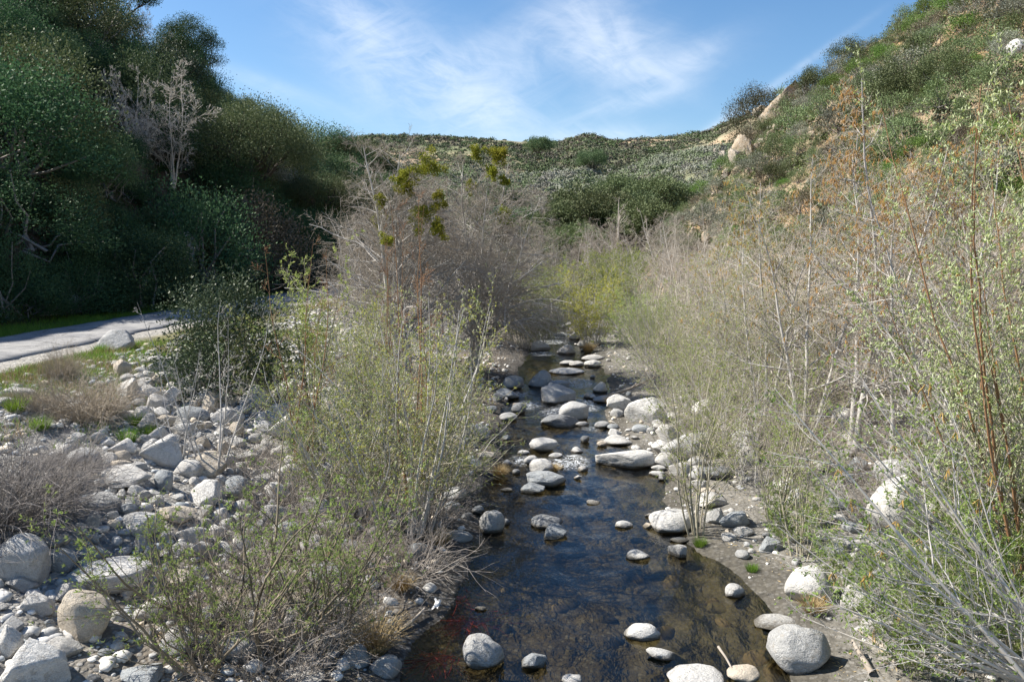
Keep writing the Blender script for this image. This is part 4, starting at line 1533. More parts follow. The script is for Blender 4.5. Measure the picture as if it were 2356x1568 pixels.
def build_right_hill():
    P = [(make_shrub(950 + i, 2.4, 1.7, 24, 3600, .085, m, loose=.28, bare=b, low=.02), tone) for i, (m, tone, b) in enumerate(
        [('chap', 'grey-green', 3), ('chap', 'dusty green', 3), ('sage', 'pale sage', 4), ('lush', 'bright green', 2), ('drab', 'brownish', 5), ('oak', 'olive', 2), ('chap', 'dull green', 2), ('sage', 'grey', 6)])]
    W = [4, 4, 3, 2, 2, 2.5, 4, 2]
    scatter_shrubs('chaparral_shrub', 'shrub', 'chaparral shrubs of the sunny right hillside', P, (640, 0, 1024, 330), 285, (.5, 1.25), on_right_hill, .78, 'on the sunny slope', 22, 100, 5, W)
    dark = make_shrub(970, 4.8, 3.7, 50, 24000, .085, 'dusky', loose=.18, bare=2, low=-.05)
    p = skyline(757, 82)
    plant('round_shrub', dark, p, 'large dark round shrub perched on the rocky nose of the right hill', 'shrub', None, .3, (1.15, 1.15, 1.45), .1)
    big = make_shrub(971, 3.4, 2.9, 36, 8000, .10, 'oak', loose=.2)
    for px, d, s, lab in [(845, 60, .9, 'rounded olive shrub on the skyline of the right hill'), (815, 63, .7, 'smaller rounded shrub on the skyline below the big olive one'), (790, 66, .65, 'grey-green skyline shrub nearest the bare soil patch'), (885, 50, 1.0, 'wide olive shrub in the middle of the sunny hill'), (930, 46, .9, 'olive shrub low on the sunny hill behind the catkin alder')]:
        plant('round_shrub', big, skyline(px, 82) if d > 55 else at_depth(px, d), lab, 'shrub', 'rounded shrubs of the right hill', px * .1, s, .15)
    yc = [make_yucca(980 + i) for i in range(3)]
    for i, (x, y, s, lab) in enumerate([(1793, 218, 1.0, 'blue-green yucca on the bare soil at the skyline'), (1862, 255, 1.0, 'yucca right of the orange soil patch'), (1830, 300, .9, 'yucca below the orange soil patch'),
                                        (1512, 545, .8, 'yucca at the foot of the rocky nose'), (1660, 425, .9, 'yucca half way down the rocky nose'), (1600, 460, .8, 'yucca above the pale crags of the nose'),
                                        (2330, 90, 1.2, 'large yucca by the tan scar at the picture edge'), (1728, 380, .8, 'yucca among the pale crags'), (1910, 210, .8, 'small yucca on the upper sunny slope'),
                                        (2075, 390, .9, 'yucca in the middle of the sunny slope')]):
        p = at(x * R, y * R)
        plant('yucca', yc[i % 3], p, lab, 'yucca', 'yuccas of the right hill', i * 1.3, s * max(.8, p[1] / 60), .02)
    # crags of the nose
    crag = [(1560, 545, 44, 40, 'broken'), (1600, 530, 60, 46, 'widest'), (1540, 560, 36, 26, 'lowest'), (1610, 480, 50, 34, 'cracked'), (1640, 500, 44, 36, 'split'), (1575, 500, 40, 26, 'stepped'), (1690, 345, 44, 40, 'upright'), (1722, 330, 40, 40, 'tall'), (1750, 300, 50, 34, 'ledge-like'), (1765, 285, 40, 26, 'small'),
            (1700, 385, 46, 40, 'leaning'), (1665, 340, 30, 30, 'narrow'), (1740, 250, 30, 20, 'little'), (1790, 245, 46, 30, 'layered'), (1810, 262, 40, 22, 'flat'), (1650, 560, 50, 34, 'sunken'), (1690, 520, 40, 30, 'half-buried'), (1620, 590, 40, 26, 'squat'), (1660, 440, 30, 20, 'knobbly'), (1850, 300, 40, 24, 'isolated'),
            (1530, 520, 30, 20, 'jutting'), (1585, 570, 40, 30, 'wedge-shaped')]
    for i, (x, y, w, h, adj) in enumerate(crag):
        p = at(x * R, (y + h * .4) * R)
        k = R * p[1] / F
        o = set_rock(p, w * k * .72, h * k * .62, 'tan' if i % 3 else 'pale', 'crag', turn=i * 1.1, depth=.9, sink=.3, name='crag')
        o.color = (.35, .275, .19, 1) if i % 3 else (.39, .335, .26, 1)
        tag(o, f'{adj} pale tan crag on the rocky nose of the right hill', 'rock', 'crags of the right hill nose')
        for j, (dx, dy, f) in enumerate([(-.6, .5, .45), (.55, .6, .55), (.1, .9, .35)]):
            q = at((x + dx * w) * R, (y + dy * h) * R)
            c = set_rock(q, w * k * f, h * k * f * 1.1, 'tan', 'crag', turn=i + j * 2.0, depth=.9, sink=.3, name='crag')
            c.color = (.37, .29, .20, 1) if j % 2 else (.42, .355, .28, 1)
            tag(c, f'{("small", "medium", "tiny")[j]} broken rock {("beside", "below", "under")[j]} the {adj} tan crag of the rocky nose', 'rock', 'crags of the right hill nose')
        if i % 4 == 0:
            LANDMARKS.append((f'{adj} pale crag', x * R, y * R))
    o = set_rock(at(1020, 54), 1.1, .8, 'white', 'round', name='boulder')
    tag(o, 'white boulder high on the right hill at the picture edge', 'boulder')


build_right_hill()


# ---- far hills: shrub cover past counting, with the nearer oaks apart
def tangent_leaves(rng, pos, normal, length, width, spread=.3):
    """Leaf clumps that lie on the outside of a crown, facing outward."""
    n = unit(normal + np.array([0, 0, .3]))
    d = unit(np.cross(n, rng.normal(size=n.shape)))
    w = np.cross(n, d)
    L, W = np.asarray(length)[:, None], np.asarray(width)[:, None]
    v = np.stack([pos - d * L / 2, pos + w * W / 2, pos + d * L / 2, pos - w * W / 2], 1)
    return v.reshape(-1, 3), np.arange(len(pos) * 4).reshape(-1, 4)


def build_far_cover():
    rng = np.random.default_rng(77)
    V, C = [], []

    def cover(N, d0, d1, L, s0, s1, pool, dens, gain):
        d = rng.uniform(d0, d1, N)
        px = rng.uniform(285, 790, N)
        x, y = (px - 512) / F * d, d
        m = fbm(x * .03, y * .03, 88, 4)
        keep = rng.random(N) < np.clip(dens + gain * m, .04, .97)
        toer = np.interp(y, [68, 76, 86, 110, 160], [10.6, 11.5, 18, 40, 90])
        keep &= ~((d < 110) & (x > toer - 1)) & ~((d < 100) & (np.abs(x - 2) < 10))
        x, y, d = x[keep], y[keep], d[keep]
        n = len(x)
        size = s0 + (s1 - s0) * rng.random(n) ** 2
        dr = unit(rng.normal(size=(n, L, 3)))
        dr[..., 2] = np.abs(dr[..., 2])
        lump = 1 + .22 * vnoise(dr[..., 0] * 2.2 + np.arange(n)[:, None] * 3.1, dr[..., 1] * 2.2 + dr[..., 2] * 2, 4)
        asp = np.stack([rng.uniform(.8, 1.25, n), rng.uniform(.8, 1.25, n), rng.uniform(.55, .95, n)], 1)[:, None]
        pos = np.stack([x, y, ground(x, y) - .1], 1)[:, None] + dr * (size[:, None] * lump * (.72 + .32 * rng.random((n, L))))[..., None] * asp
        leaf = np.repeat(np.clip(d / F * 1.25, .13, .55), L) * (.6 + .8 * rng.random(n * L))
        v, _ = tangent_leaves(rng, pos.reshape(-1, 3), dr.reshape(-1, 3) + .55 * rng.normal(size=(n * L, 3)), leaf * 1.2, leaf)
        big = vnoise(x * .05, y * .05, 95)
        pick = np.where(rng.random(n) < .55, rng.integers(0, len(pool), n), np.clip(((big + 1) * .5 * len(pool)).astype(int), 0, len(pool) - 1))
        V.append(v)
        C.append(np.repeat(np.array(pool)[pick] * rng.uniform(.8, 1.2, (n, 1)), L * 4, 0))
    cover(8500, 82, 216, 110, .8, 2.7, [(.19, .225, .14), (.23, .245, .185), (.165, .205, .11), (.215, .21, .18), (.26, .27, .215), (.145, .185, .095)], .9, .2)
    cover(15000, 216, 432, 46, .55, 2.5, [(.11, .14, .07), (.085, .115, .055), (.145, .155, .10), (.12, .11, .085), (.095, .135, .06)], .5, .85)
    V = np.concatenate(V)
    o = obj('chaparral_cover', mesh_np('chaparral_cover', V, np.arange(len(V)).reshape(-1, 4), mats=[M['cover']], attrs={'tint': np.concatenate(C)}))
    tag(o, kind='stuff')
    # oaks in the fold below the middle hill
    ok = make_oak(61, 9, 7.5, 1.2, 44, 14000, .24, 'oak')
    dk = make_oak(62, 9, 7.0, 1.0, 40, 14000, .24, 'grove')
    spots = [(1150, 470, 150, 1.0, 'dark', 'dark oak clump in the fold right of the mistletoe alder'), (1180, 490, 140, .8, 'dark', 'second dark oak in the fold, lower and smaller'), (1290, 500, 120, 1.0, 'oak', 'olive oak at the foot of the middle hill above the willow'),
             (1340, 480, 125, 1.15, 'oak', 'broadest olive oak at the foot of the middle hill'), (1390, 500, 118, 1.0, 'oak', 'olive oak behind the white leafless sycamore'), (1440, 490, 120, 1.0, 'dark', 'dark oak beside the white leafless sycamore'),
             (1480, 500, 112, .9, 'oak', 'olive oak nearest the rocky nose foot'), (1500, 460, 125, 1.0, 'oak', 'olive oak higher up beside the rocky nose'), (1420, 450, 135, 1.0, 'oak', 'olive oak above the white sycamores'), (1540, 430, 130, .8, 'dark', 'small dark oak touching the rocky nose'),
             (1320, 520, 105, .8, 'oak', 'low olive oak just behind the grey alders'), (1360, 375, 215, .7, 'dark', 'dark brown-green tree alone on the middle hill shoulder'), (1240, 400, 260, .8, 'dark', 'dark tree in the orange gully of the far hill'),
             (790, 420, 120, .9, 'dark', 'dark oak between the round oak and the alder'), (750, 400, 130, .9, 'oak', 'olive oak at the valley bend beyond the road'), (840, 440, 115, .8, 'oak', 'low olive oak right behind the mistletoe alder')]
    for i, (a, b, dist, s, kind, lab) in enumerate(spots):
        plant('oak_tree', ok if kind == 'oak' else dk, at_depth(a * R, dist), lab, 'oak tree', 'oaks of the far valley', i * 2.1, s * 1.25, .4)
    yc = make_yucca(990)
    plant('yucca', yc, at_depth(822 * R, 110), 'pale yucca on the soil bank left of the alder top', 'yucca', None, 0, 3.2, 0)


def build_scrub():
    rng = np.random.default_rng(78)
    px, py = rng.uniform(-150, 1190, 13000), rng.uniform(-60, 335, 13000)
    P = at_many(px, py)
    d = np.hypot(P[:, 0], P[:, 1])
    _, f_ = road_x(P[:, 1])
    left = (P[:, 0] < f_ - 2.4) & (d < 125)
    right = (P[:, 0] > 9) & (P[:, 2] > water_z(P[:, 1]) + 3.2) & (d < 100)
    bare = fbm(P[:, 0] * .25, P[:, 1] * .25, 73, 3)
    keep = (d > 18) & (left | (right & ((bare < .12) | (rng.random(len(d)) < .25))))
    P, d, left = P[keep], d[keep], left[keep]
    n, L = len(P), 46
    size = (.18 + .42 * rng.random(n) ** 1.5) * np.clip(d / 48, .6, 1.5)
    dr = unit(rng.normal(size=(n, L, 3)))
    dr[..., 2] = np.abs(dr[..., 2])
    pos = P[:, None] + dr * (size[:, None] * (.3 + .8 * rng.random((n, L))))[..., None] * np.array([1, 1, .9])
    leaf = np.repeat(.20 * size + .03, L)
    v, q = leaf_quads(rng, pos.reshape(-1, 3), dr.reshape(-1, 3), 1.0, 1.0, .8)
    v = (v.reshape(-1, 4, 3) - pos.reshape(-1, 1, 3)) * np.stack([leaf] * 3, -1)[:, None] * np.array([1, 1, 1]) + pos.reshape(-1, 1, 3)
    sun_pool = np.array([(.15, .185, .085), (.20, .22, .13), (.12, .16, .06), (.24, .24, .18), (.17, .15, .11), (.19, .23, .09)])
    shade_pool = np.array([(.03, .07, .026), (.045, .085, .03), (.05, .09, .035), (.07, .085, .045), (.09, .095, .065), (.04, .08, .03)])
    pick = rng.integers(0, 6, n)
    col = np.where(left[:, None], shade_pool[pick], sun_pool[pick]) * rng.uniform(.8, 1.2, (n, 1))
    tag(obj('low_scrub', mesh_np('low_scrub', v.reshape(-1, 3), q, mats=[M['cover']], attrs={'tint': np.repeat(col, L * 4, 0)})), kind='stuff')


M['cover'] = tint_mat('chaparral_cover')
build_far_cover()
build_scrub()


# ---- trees and thickets of the stream
def build_stream_plants():
    G = 'plants along the stream'
    # the mistletoe alder, mid left
    rng = np.random.default_rng(12)

    def mistletoe(o, depth, spots):
        base = np.array(o.location)
        for px, py, rp in spots:
            d = ray(px, py)
            c = EYE + d * ((depth - 1.3) / d[1]) - base + rng.normal(size=3) * np.array([.1, .5, .1])
            r = rp * .82 * depth / F
            k = 11
            sub = c + rng.normal(size=(k, 3)) * r * np.array([.5, .5, .6])
            n = int(2600 * (r / .5) ** 2) // k + 40
            cl = []
            for e in sub:
                dd = unit(rng.normal(size=(n, 3)))
                cl.append(leaf_quads(rng, e + dd * (r * .5 * rng.random(n) ** .8)[:, None], dd, .075, .034, .6))
            v, q = join(cl)
            obj('mistletoe_foliage', mesh_np('mistletoe_foliage', v, q, mats=[M['mistletoe']]), o)
    big, _ = make_alder(11, 7.9, stems=3, spread=.16, per1=44, len1=.43, up=.015, droop=.08, per3=7, per4=3, base=.3, flat=.1, twig='twig_dark', r0=.12, tw=.0048)
    o = plant('alder_tree', big, at_depth(406, 29), 'bare grey alder with the largest green mistletoe clumps, left of the stream', 'alder tree', None, 0)
    mistletoe(o, 29, [(408, 174, 12), (428, 163, 12), (398, 180, 7), (425, 212, 13), (378, 218, 9), (436, 232, 10), (384, 200, 6), (412, 190, 8), (385, 240, 8), (440, 205, 7)])
    slim, _ = make_alder(10, 8.2, stems=3, spread=.16, per1=40, len1=.44, up=.02, droop=.06, per3=7, per4=3, base=.3, flat=.1, twig='twig_dark', r0=.10, tw=.0048)
    o = plant('alder_tree', slim, at_depth(474, 31), 'bare alder with small yellowish mistletoe balls near its top', 'alder tree', None, 0.6)
    mistletoe(o, 31, [(460, 151, 7), (478, 152, 8), (489, 154, 9), (462, 163, 5), (466, 175, 5), (492, 213, 9), (462, 184, 5), (482, 180, 5)])
    # drooping grey alders behind and beside it, reaching down to the water
    weep, _ = make_alder(13, 7.0, stems=4, spread=.40, lean=(.12, 0), per1=28, len1=.48, up=-.02, droop=.24, per3=7, per4=3, tw=.0048, twig='twig_dark', base=.6, flat=.2)
    plant('alder_tree', weep, at_depth(468, 31.5), 'weeping bare grey alder whose twigs hang down to the stream', 'alder tree', None, 0)
    plant('alder_tree', weep, at_depth(440, 38), 'second weeping grey alder, behind the mistletoe one', 'alder tree', None, 2.0, (1, 1, 1.05))
    grey, _ = make_alder(14, 6.8, twig='twig_dark', stems=5, spread=.34, per1=22, len1=.38, up=.03, droop=.04, per3=6, per4=3, tw=.0055, base=.5)
    plant('alder_tree', grey, at_depth(382, 32), 'bare grey alder spreading left beside the mistletoe alder', 'alder tree', None, 1.0, .95)
    plant('alder_tree', grey, at_depth(360, 36), 'low bare alder between the road bend and the mistletoe alder', 'alder tree', None, 3.3, (.85, .85, .7))
    # distant grey alders that close the valley
    for i, (px, d, s, lab) in enumerate([(545, 62, .85, 'distant grey alder above the green left thicket'), (572, 66, .9, 'distant grey alder left of the white sycamore'), (600, 70, .95, 'distant grey alder under the white sycamore limbs'),
                                         (628, 66, .9, 'distant grey alder right of the white sycamore'), (655, 60, .9, 'distant reddish-grey alder at the rocky nose foot'), (520, 58, .9, 'distant grey alder nearest the weeping trees'), (680, 52, .85, 'greyish alder below the lowest crag')]):
        plant('alder_tree', grey, at_depth(px, d), lab, 'alder tree', 'distant grey alders', i * 1.7, s)
    syc, _ = make_alder(15, 8.5, stems=2, spread=.3, per1=9, len1=.4, up=.05, twig='bark_white', bark='bark_white', per3=3, per4=2, r0=.16, flat=0)
    plant('sycamore_tree', syc, at_depth(613, 74), 'white leafless sycamore with crooked limbs at the valley centre', 'sycamore tree', None, .5)
    plant('sycamore_tree', syc, at_depth(584, 80), 'smaller white leafless sycamore left of the crooked one', 'sycamore tree', None, 2.5, .7)
    plant('sycamore_tree', syc, at_depth(650, 105), 'thin white leafless tree up among the olive oaks', 'sycamore tree', None, 4.0, .75)
    # green willows up the stream
    tall = make_willow(21, 4.4, stems=40, spread=.5, per1=12, per2=5, leaf=(.075, .03), cluster=3, per_leaf=3, leafmat='sprig', base=.8, bark='bark_grey')
    yel = make_willow(22, 4.2, stems=40, spread=.48, per1=12, per2=5, leaf=(.075, .03), cluster=3, per_leaf=2, leafmat='yellow', base=.5, bark='bark_grey', leaf2=0)
    plant('willow_shrub', yel, at_depth(592, 40), 'bright yellow-green willow fountain at the head of the stream', 'willow', None, 0, (.95, .95, 1.0))
    for i, (px, d, s, z, lab) in enumerate([(545, 44, 1.0, 1.0, 'green willow thicket left of the yellow-green fountain'), (528, 39, .9, .9, 'green willow thicket at the left water edge under the alder'), (562, 52, 1.0, .9, 'pale green willow directly behind the stream head'),
                                            (625, 48, 1.0, 1.05, 'green willow right behind the yellow-green fountain'), (640, 38, .8, .8, 'green willow on the right bank next to the fountain'), (610, 56, 1.1, .9, 'farther green willow between two grey alders')]):
        plant('willow_shrub', tall, at_depth(px, d), lab, 'willow', 'green willows up the stream', i * 2.3, (s, s, s * z))
    # right bank: reddish bare thickets, then green-grey ones nearer
    red, _ = make_alder(16, 5.6, stems=9, spread=.34, per1=15, len1=.30, up=.05, per3=4, per4=3, twig='bark_twig', base=.9, r0=.04, leaves=0, bark='bark_white', flat=0)
    for i, (px, d, s, lab) in enumerate([(668, 42, 1.0, 'mauve bare thicket on the right bank below the crags'), (700, 36, .95, 'mauve-brown bare thicket next to the crag foot'), (728, 33, 1.0, 'brownish bare thicket before the sunny slope'), (690, 46, 1.1, 'bare thicket behind the mauve ones'),
                                         (760, 36, 1.05, 'reddish bare thicket at the foot of the sunny slope'), (800, 33, 1.0, 'reddish thicket behind the white-stemmed alders'), (850, 30, 1.0, 'bare thicket behind the tallest white stem'), (905, 28, 1.05, 'brown bare thicket under the sunny slope'), (960, 27, 1.1, 'bare brown thicket at the far right of the bank'), (1010, 26, 1.0, 'bare thicket partly outside the picture'), (930, 22, .8, 'pale bare thicket between the forked alder and its neighbours'), (835, 24, .85, 'pale bare thicket left of the tallest white stem'), (980, 21, .8, 'bare thicket behind the flowering willow'), (780, 27, .85, 'greyish bare thicket behind the slim dark-stemmed alder')]):
        plant('alder_thicket', red, at_depth(px, d), lab, 'alder', 'bare thickets of the right bank', i * 1.9, (s, s, s * (.9 + .2 * (i % 2))))
    mid = make_willow(23, 4.6, stems=20, spread=.75, lean=(-.18, 0), per1=13, per2=5, leaf=(.045, .018), cluster=2, per_leaf=2, leafmat='sprig', bark='bark_grey', second='bark_twig', base=.7, wig=.08, up=.02)
    for i, (px, d, s, lab) in enumerate([(675, 30, .95, 'thin green willow leaning over the right water edge'), (690, 25, .9, 'green-grey willow leaning over the white stones'), (655, 33, .8, 'small willow brushing the water opposite the weeping alder'), (720, 23.5, .85, 'yellow-green willow behind the bright white boulders'), (760, 24, .95, 'thin willow behind the shadowed grey boulder'),
                                         (800, 22, .8, 'sparse green willow between white alder stems'), (745, 28, 1.0, 'tall green-grey willow beside the brownish thicket'), (672, 27, .8, 'olive willow whose twigs overhang the peaked white boulder'), (705, 20.5, .75, 'olive willow standing over the shadowed grey boulder'), (735, 18, .7, 'thin olive willow behind the slender grey-stemmed one'), (655, 36, .9, 'olive-green willow at the right water edge below the fountain willow'), (765, 17, .7, 'thin olive willow on the gravel before the slim alder')]):
        plant('willow_shrub', mid, at_depth(px, d), lab, 'willow', 'willows of the right bank', i * 2.1, (s, s, s))
    # alders with orange catkins
    cat1, _ = make_alder(17, 8.6, stems=2, spread=.10, per1=34, len1=.27, up=.035, catkins=.32, leaves=0, per3=5, per4=2, r0=.075, bark='bark_grey', twig='bark_twig', leafmat='sprig', flat=.1)
    cat2, _ = make_alder(18, 7.0, stems=3, spread=.2, per1=26, len1=.3, up=.04, catkins=.10, leaves=1, per3=5, per4=2, r0=.055, bark='bark_grey', flat=.1)
    for i, (px, d, kind, s, lab) in enumerate([(858, 18.8, 1, 1.0, 'tallest alder full of orange catkins with a mottled white trunk'), (812, 20.5, 2, 1.05, 'orange-catkin alder left of the tallest one'), (905, 17.5, 1, .86, 'alder with orange catkins and straight pale trunk right of the tallest'), (768, 22, 2, .95, 'slim dark-stemmed alder behind the shadowed boulder'),
                                               (950, 16, 2, 1.0, 'forked grey alder with few catkins near the big pale boulder'), (722, 25, 2, .8, 'thin alder beside the green-grey willows'), (1000, 18, 1, .9, 'catkin alder behind the pale flowering willow'), (880, 23, 2, 1.1, 'alder with thin twigs standing behind the tallest one')]):
        plant('alder_tree', cat1 if kind == 1 else cat2, at_depth(px, d), lab, 'alder tree', 'catkin alders of the right bank', i * 1.3, s)
    # flowering willow at the right edge
    flo = make_willow(24, 7.4, stems=15, spread=.22, lean=(-.08, 0), per1=18, per2=6, leaf=(.06, .016), cluster=3, per_leaf=2, leafmat='sprig', bark='bark_red', second='bark_olive', base=.5, catkins=9, r0=.024)
    plant('willow_tree', flo, at_depth(1060, 11.2), 'flowering willow with fluffy pale green catkins at the picture edge', 'willow', None, 0)
    plant('willow_tree', flo, at_depth(1010, 13.6), 'second flowering willow, lower and half hidden by grey branches', 'willow', None, 2.4, (.8, .8, .62))
    # long pale branches that reach in from beyond the right edge
    rng = np.random.default_rng(31)
    n = 17
    st = np.zeros((n, 3)) + rng.normal(size=(n, 3)) * np.array([.22, .3, 0])
    d = np.stack([-rng.uniform(.62, 1.0, n), rng.uniform(-.25, .5, n), np.linspace(.12, 1.15, n)], 1)
    lv = woody(rng, st, d, np.linspace(2.9, 4.9, n) * rng.uniform(.85, 1.1, n), rng.uniform(.016, .036, n), [
        dict(k=14, wig=.035, up=.012, end=.18, sides=6),
        dict(per=13, ang=(18, 52), len=.30, rr=.5, k=8, wig=.09, up=.03, t0=.12, fall=.55, sides=4, rmin=.004),
        dict(per=5, ang=(20, 55), len=.42, rr=.55, k=5, wig=.11, up=.03, sides=3, rmin=.0026),
        dict(per=2, ang=(20, 55), len=.5, rr=.6, k=3, wig=.1, sides=3, rmin=.0022)])
    pos, dr = along(rng, lv[3][0], 1)
    k = rng.random(len(pos)) < .95
    tips = lv[1][0][:, -1]
    reach = [('branch_sprays', wood_mesh('branch_sprays', lv[:1], M['bark_white'])), ('twig_sprays', wood_mesh('twig_sprays', lv[1:], M['bark_grey'])),
             ('foliage', leaf_mesh('foliage', rng, pos[k], dr[k],   .05, .02, M['willow'], 3)),
             ('catkin_sprays', catkin_mesh('catkin_sprays', rng, tips[rng.random(len(tips)) < .09], .12, .006, M['catkin'], 6))]
    q = at_depth(1120, 8.6)
    plant('alder_tree', reach, q, 'leaning alder whose long pale branches reach in from the picture edge', 'alder tree', None, 0)
    q = at_depth(1135, 11.5)
    plant('alder_tree', reach, q, 'second leaning alder with crossing pale branches, behind the first', 'alder tree', None, -.25, (1.05, 1, 1.2))
    # small leafy willows low on the right
    low = make_willow(25, 1.7, stems=16, spread=.8, per1=9, per2=3, leaf=(.055, .013), cluster=4, per_leaf=3, leafmat='willow', base=.25, r0=.008)
    for i, (px, py, s, lab) in enumerate([(900, 640, 1.0, 'low leafy willow beside the huge smooth pool boulder'), (975, 660, 1.0, 'low leafy willow in the bottom corner of the bank'), (850, 590, .7, 'small yellow-green willow sprout on the gravel behind the grassy boulder'), (1000, 560, 1.0, 'leafy willow under the long pale branches'), (790, 545, .75, 'little willow at the sand edge below thin dark stems'),
                                          (940, 615, .8, 'leafy willow sprout between two rounded pale boulders'), (1015, 640, 1.3, 'tall leafy willow filling the bottom corner'), (960, 590, 1.0, 'leafy willow behind the bottom corner willows'), (1010, 610, 1.2, 'leafy willow under the lowest pale branch'), (920, 672, .8, 'leafy sprout by the forked driftwood')]):
        plant('willow_shrub', low, at(px, py), lab, 'willow', 'low willows of the right bank', i * 1.7, s)
    thin = make_willow(26, 3.6, stems=9, spread=.28, lean=(-.05, 0), per1=9, per2=4, leaf=(.045, .016), cluster=3, per_leaf=2, leafmat='sprig', base=.22, r0=.017)
    plant('willow_shrub', thin, at(698, 532), 'slender grey-stemmed willow in front of the large smooth white boulder', 'willow', None, 0)
    plant('willow_shrub', thin, at(775, 520), 'slender willow with dark stems on the gravel flat', 'willow', None, 2, (.9, .9, .85))
    plant('willow_shrub', thin, at(800, 558), 'dark thin willow stems standing beside the two-toned stone', 'willow', None, 4, (.8, .8, .75))

    # left bank thickets
    main = make_willow(27, 4.3, stems=24, spread=.46, lean=(.05, 0), per1=14, per2=5, wig=.075, leaf=(.045, .015), cluster=3, per_leaf=2, leafmat='willow', base=.55, r0=.022, leaf2=.16, bark='bark_grey', second='bark_olive')
    gold = make_willow(28, 4.3, stems=20, spread=.40, lean=(.05, 0), per1=15, per2=5, wig=.07, leaf=(.045, .015), cluster=3, per_leaf=2, leafmat='willow', base=.5, r0=.024, leaf2=.6, catkins=2, bark='bark_grey', second='bark_olive')
    for i, (px, d, kind, s, z, lab) in enumerate([
            (405, 14.2, 'g', 1.0, 1.0, 'yellow-flowering willow thicket at the left water edge'), (352, 14.4, 'm', .85, .82, 'green willow thicket left of the yellow-flowering one'), (325, 17.5, 'm', .85, .66, 'green willow thicket in front of the evergreen bush side'),
            (445, 17.0, 'm', .75, .7, 'green willow brushing the stream behind the yellow-flowering one'), (380, 19.5, 'g', .85, .88, 'taller yellowish willow behind the near thicket'), (436, 21.5, 'm', .75, .66, 'green willow at the water edge under the weeping alder'), (348, 23, 'g', .85, .85, 'light green willow below the mistletoe alder'),
            ]):
        plant('willow_shrub', main if kind == 'm' else gold, at_depth(px, d), lab, 'willow', 'willows of the left bank', i * 1.1, (s, s, s * z))
    near = make_willow(29, 3.2, stems=11, spread=1.0, up=.045, per1=13, per2=4, leaf=(.052, .013), cluster=4, per_leaf=2, leafmat='willow', base=.3, r0=.024, bark='bark_brown', wig=.10)
    plant('willow_shrub', near, at(262, 655), 'leafy near willow fanning out over the boulders of the bank', 'willow', None, 0)
    plant('willow_shrub', near, at(205, 668), 'second leafy willow beside the near fanning one', 'willow', None, 2.2, (.75, .75, .8))
    plant('willow_shrub', near, at(332, 628), 'leafy willow between the near fan and the tan sedge tuft', 'willow', None, 4.1, (.7, .7, .85))
    # grey dead twigs around their feet
    tw = make_brush(33, 1.9, .9, 150, 'brush_grey', 7, .006, .09)
    for i, (px, py, s, lab) in enumerate([(230, 640, 1.0, 'tangle of grey dead twigs under the near willow'), (300, 590, 1.0, 'grey twig tangle behind the near willow'), (345, 560, 1.1, 'grey-brown twig tangle at the foot of the green thicket'), (400, 570, 1.1, 'tan-grey twig tangle below the yellow-flowering willow'), (290, 530, 1.0, 'twig tangle among boulders left of the thicket'), (250, 470, .9, 'thin twig tangle on the rubble bank'), (430, 520, .9, 'twig tangle at the left water edge'),
                                          (880, 520, .9, 'brown twig tangle by the tall grey stone'), (960, 500, 1.0, 'twig tangle beside the very large pale boulder'), (800, 470, .9, 'twig tangle under the catkin alders'), (935, 585, .8, 'twig tangle on gravel under long branches'), (340, 500, 1.0, 'twig tangle behind the green thicket'), (205, 610, .9, 'grey dead branches reaching over the leaning cream boulder'), (275, 500, 1.2, 'sprawling grey twigs over the middle of the rubble bank'), (240, 560, 1.1, 'grey twigs just above the near willow'), (320, 640, 1.0, 'brown-grey twigs between the near willow and the sedge tuft'), (280, 670, 1.0, 'brown-grey twigs at the bottom edge under the near willow'), (740, 450, 1.2, 'twig tangle behind the shadowed grey boulder'), (830, 445, 1.2, 'twig tangle at the foot of the tallest white stem'), (900, 455, 1.2, 'twig tangle right of the tallest white stem'), (700, 435, 1.1, 'twig tangle over the bright white boulders'), (870, 480, 1.1, 'low twig tangle among stones before the tallest alder'), (1000, 470, 1.2, 'twig tangle behind the long pale branches'), (780, 430, 1.2, 'twig tangle under the slim dark-stemmed alder')]):
        plant('twig_bush', tw, at(px, py), lab, 'dead twigs', 'dead twig tangles', i * 1.3, s)
    # slim bare saplings in front of the evergreen bush
    sap, _ = make_alder(34, 3.4, stems=5, spread=.42, per1=7, len1=.26, up=.10, per3=1, per4=1, twig='bark_grey', bark='bark_grey', r0=.02, base=.2, flat=0)
    plant('sapling', sap, at(213, 470), 'whitish arching saplings in front of the dark evergreen bush', 'sapling', None, 0)
    plant('sapling', sap, at(180, 462), 'single thin arching sapling on the rubble bank', 'sapling', None, 2.4, (.7, .7, .7))
    redsap, _ = make_alder(35, 4.8, stems=4, spread=.13, per1=9, len1=.16, up=.10, per3=2, per4=1, twig='bark_red', bark='bark_red', r0=.02, base=.35, flat=0)
    plant('sapling', redsap, at_depth(292, 16.5), 'tall straight reddish saplings rising above the road line', 'sapling', None, 0)
    plant('sapling', redsap, at_depth(410, 16), 'reddish upright shoots in front of the mistletoe alder', 'sapling', None, 1.5, (1.2, 1.2, 1.3))
    plant('sapling', redsap, at_depth(395, 22), 'tall olive shoot left of the reddish ones', 'sapling', None, 4.5, (.8, .8, 1.2))
    pop = make_willow(36, 4.4, stems=9, spread=.13, per1=16, per2=3, leaf=(.075, .026), cluster=3, per_leaf=3, leafmat='sprig', base=.3, r0=.02)
    plant('poplar_shrub', pop, at_depth(312, 20.5), 'narrow yellow-green upright shrub standing before the road bend', 'shrub', None, 0)
    plant('poplar_shrub', pop, at_depth(262, 20), 'low yellow-green shoots right of the evergreen bush', 'shrub', None, 2, (1.0, 1.0, .6))
    ev = make_shrub(37, 2.5, 3.1, 52, 15000, .075, 'bush', loose=.25, low=-.1)
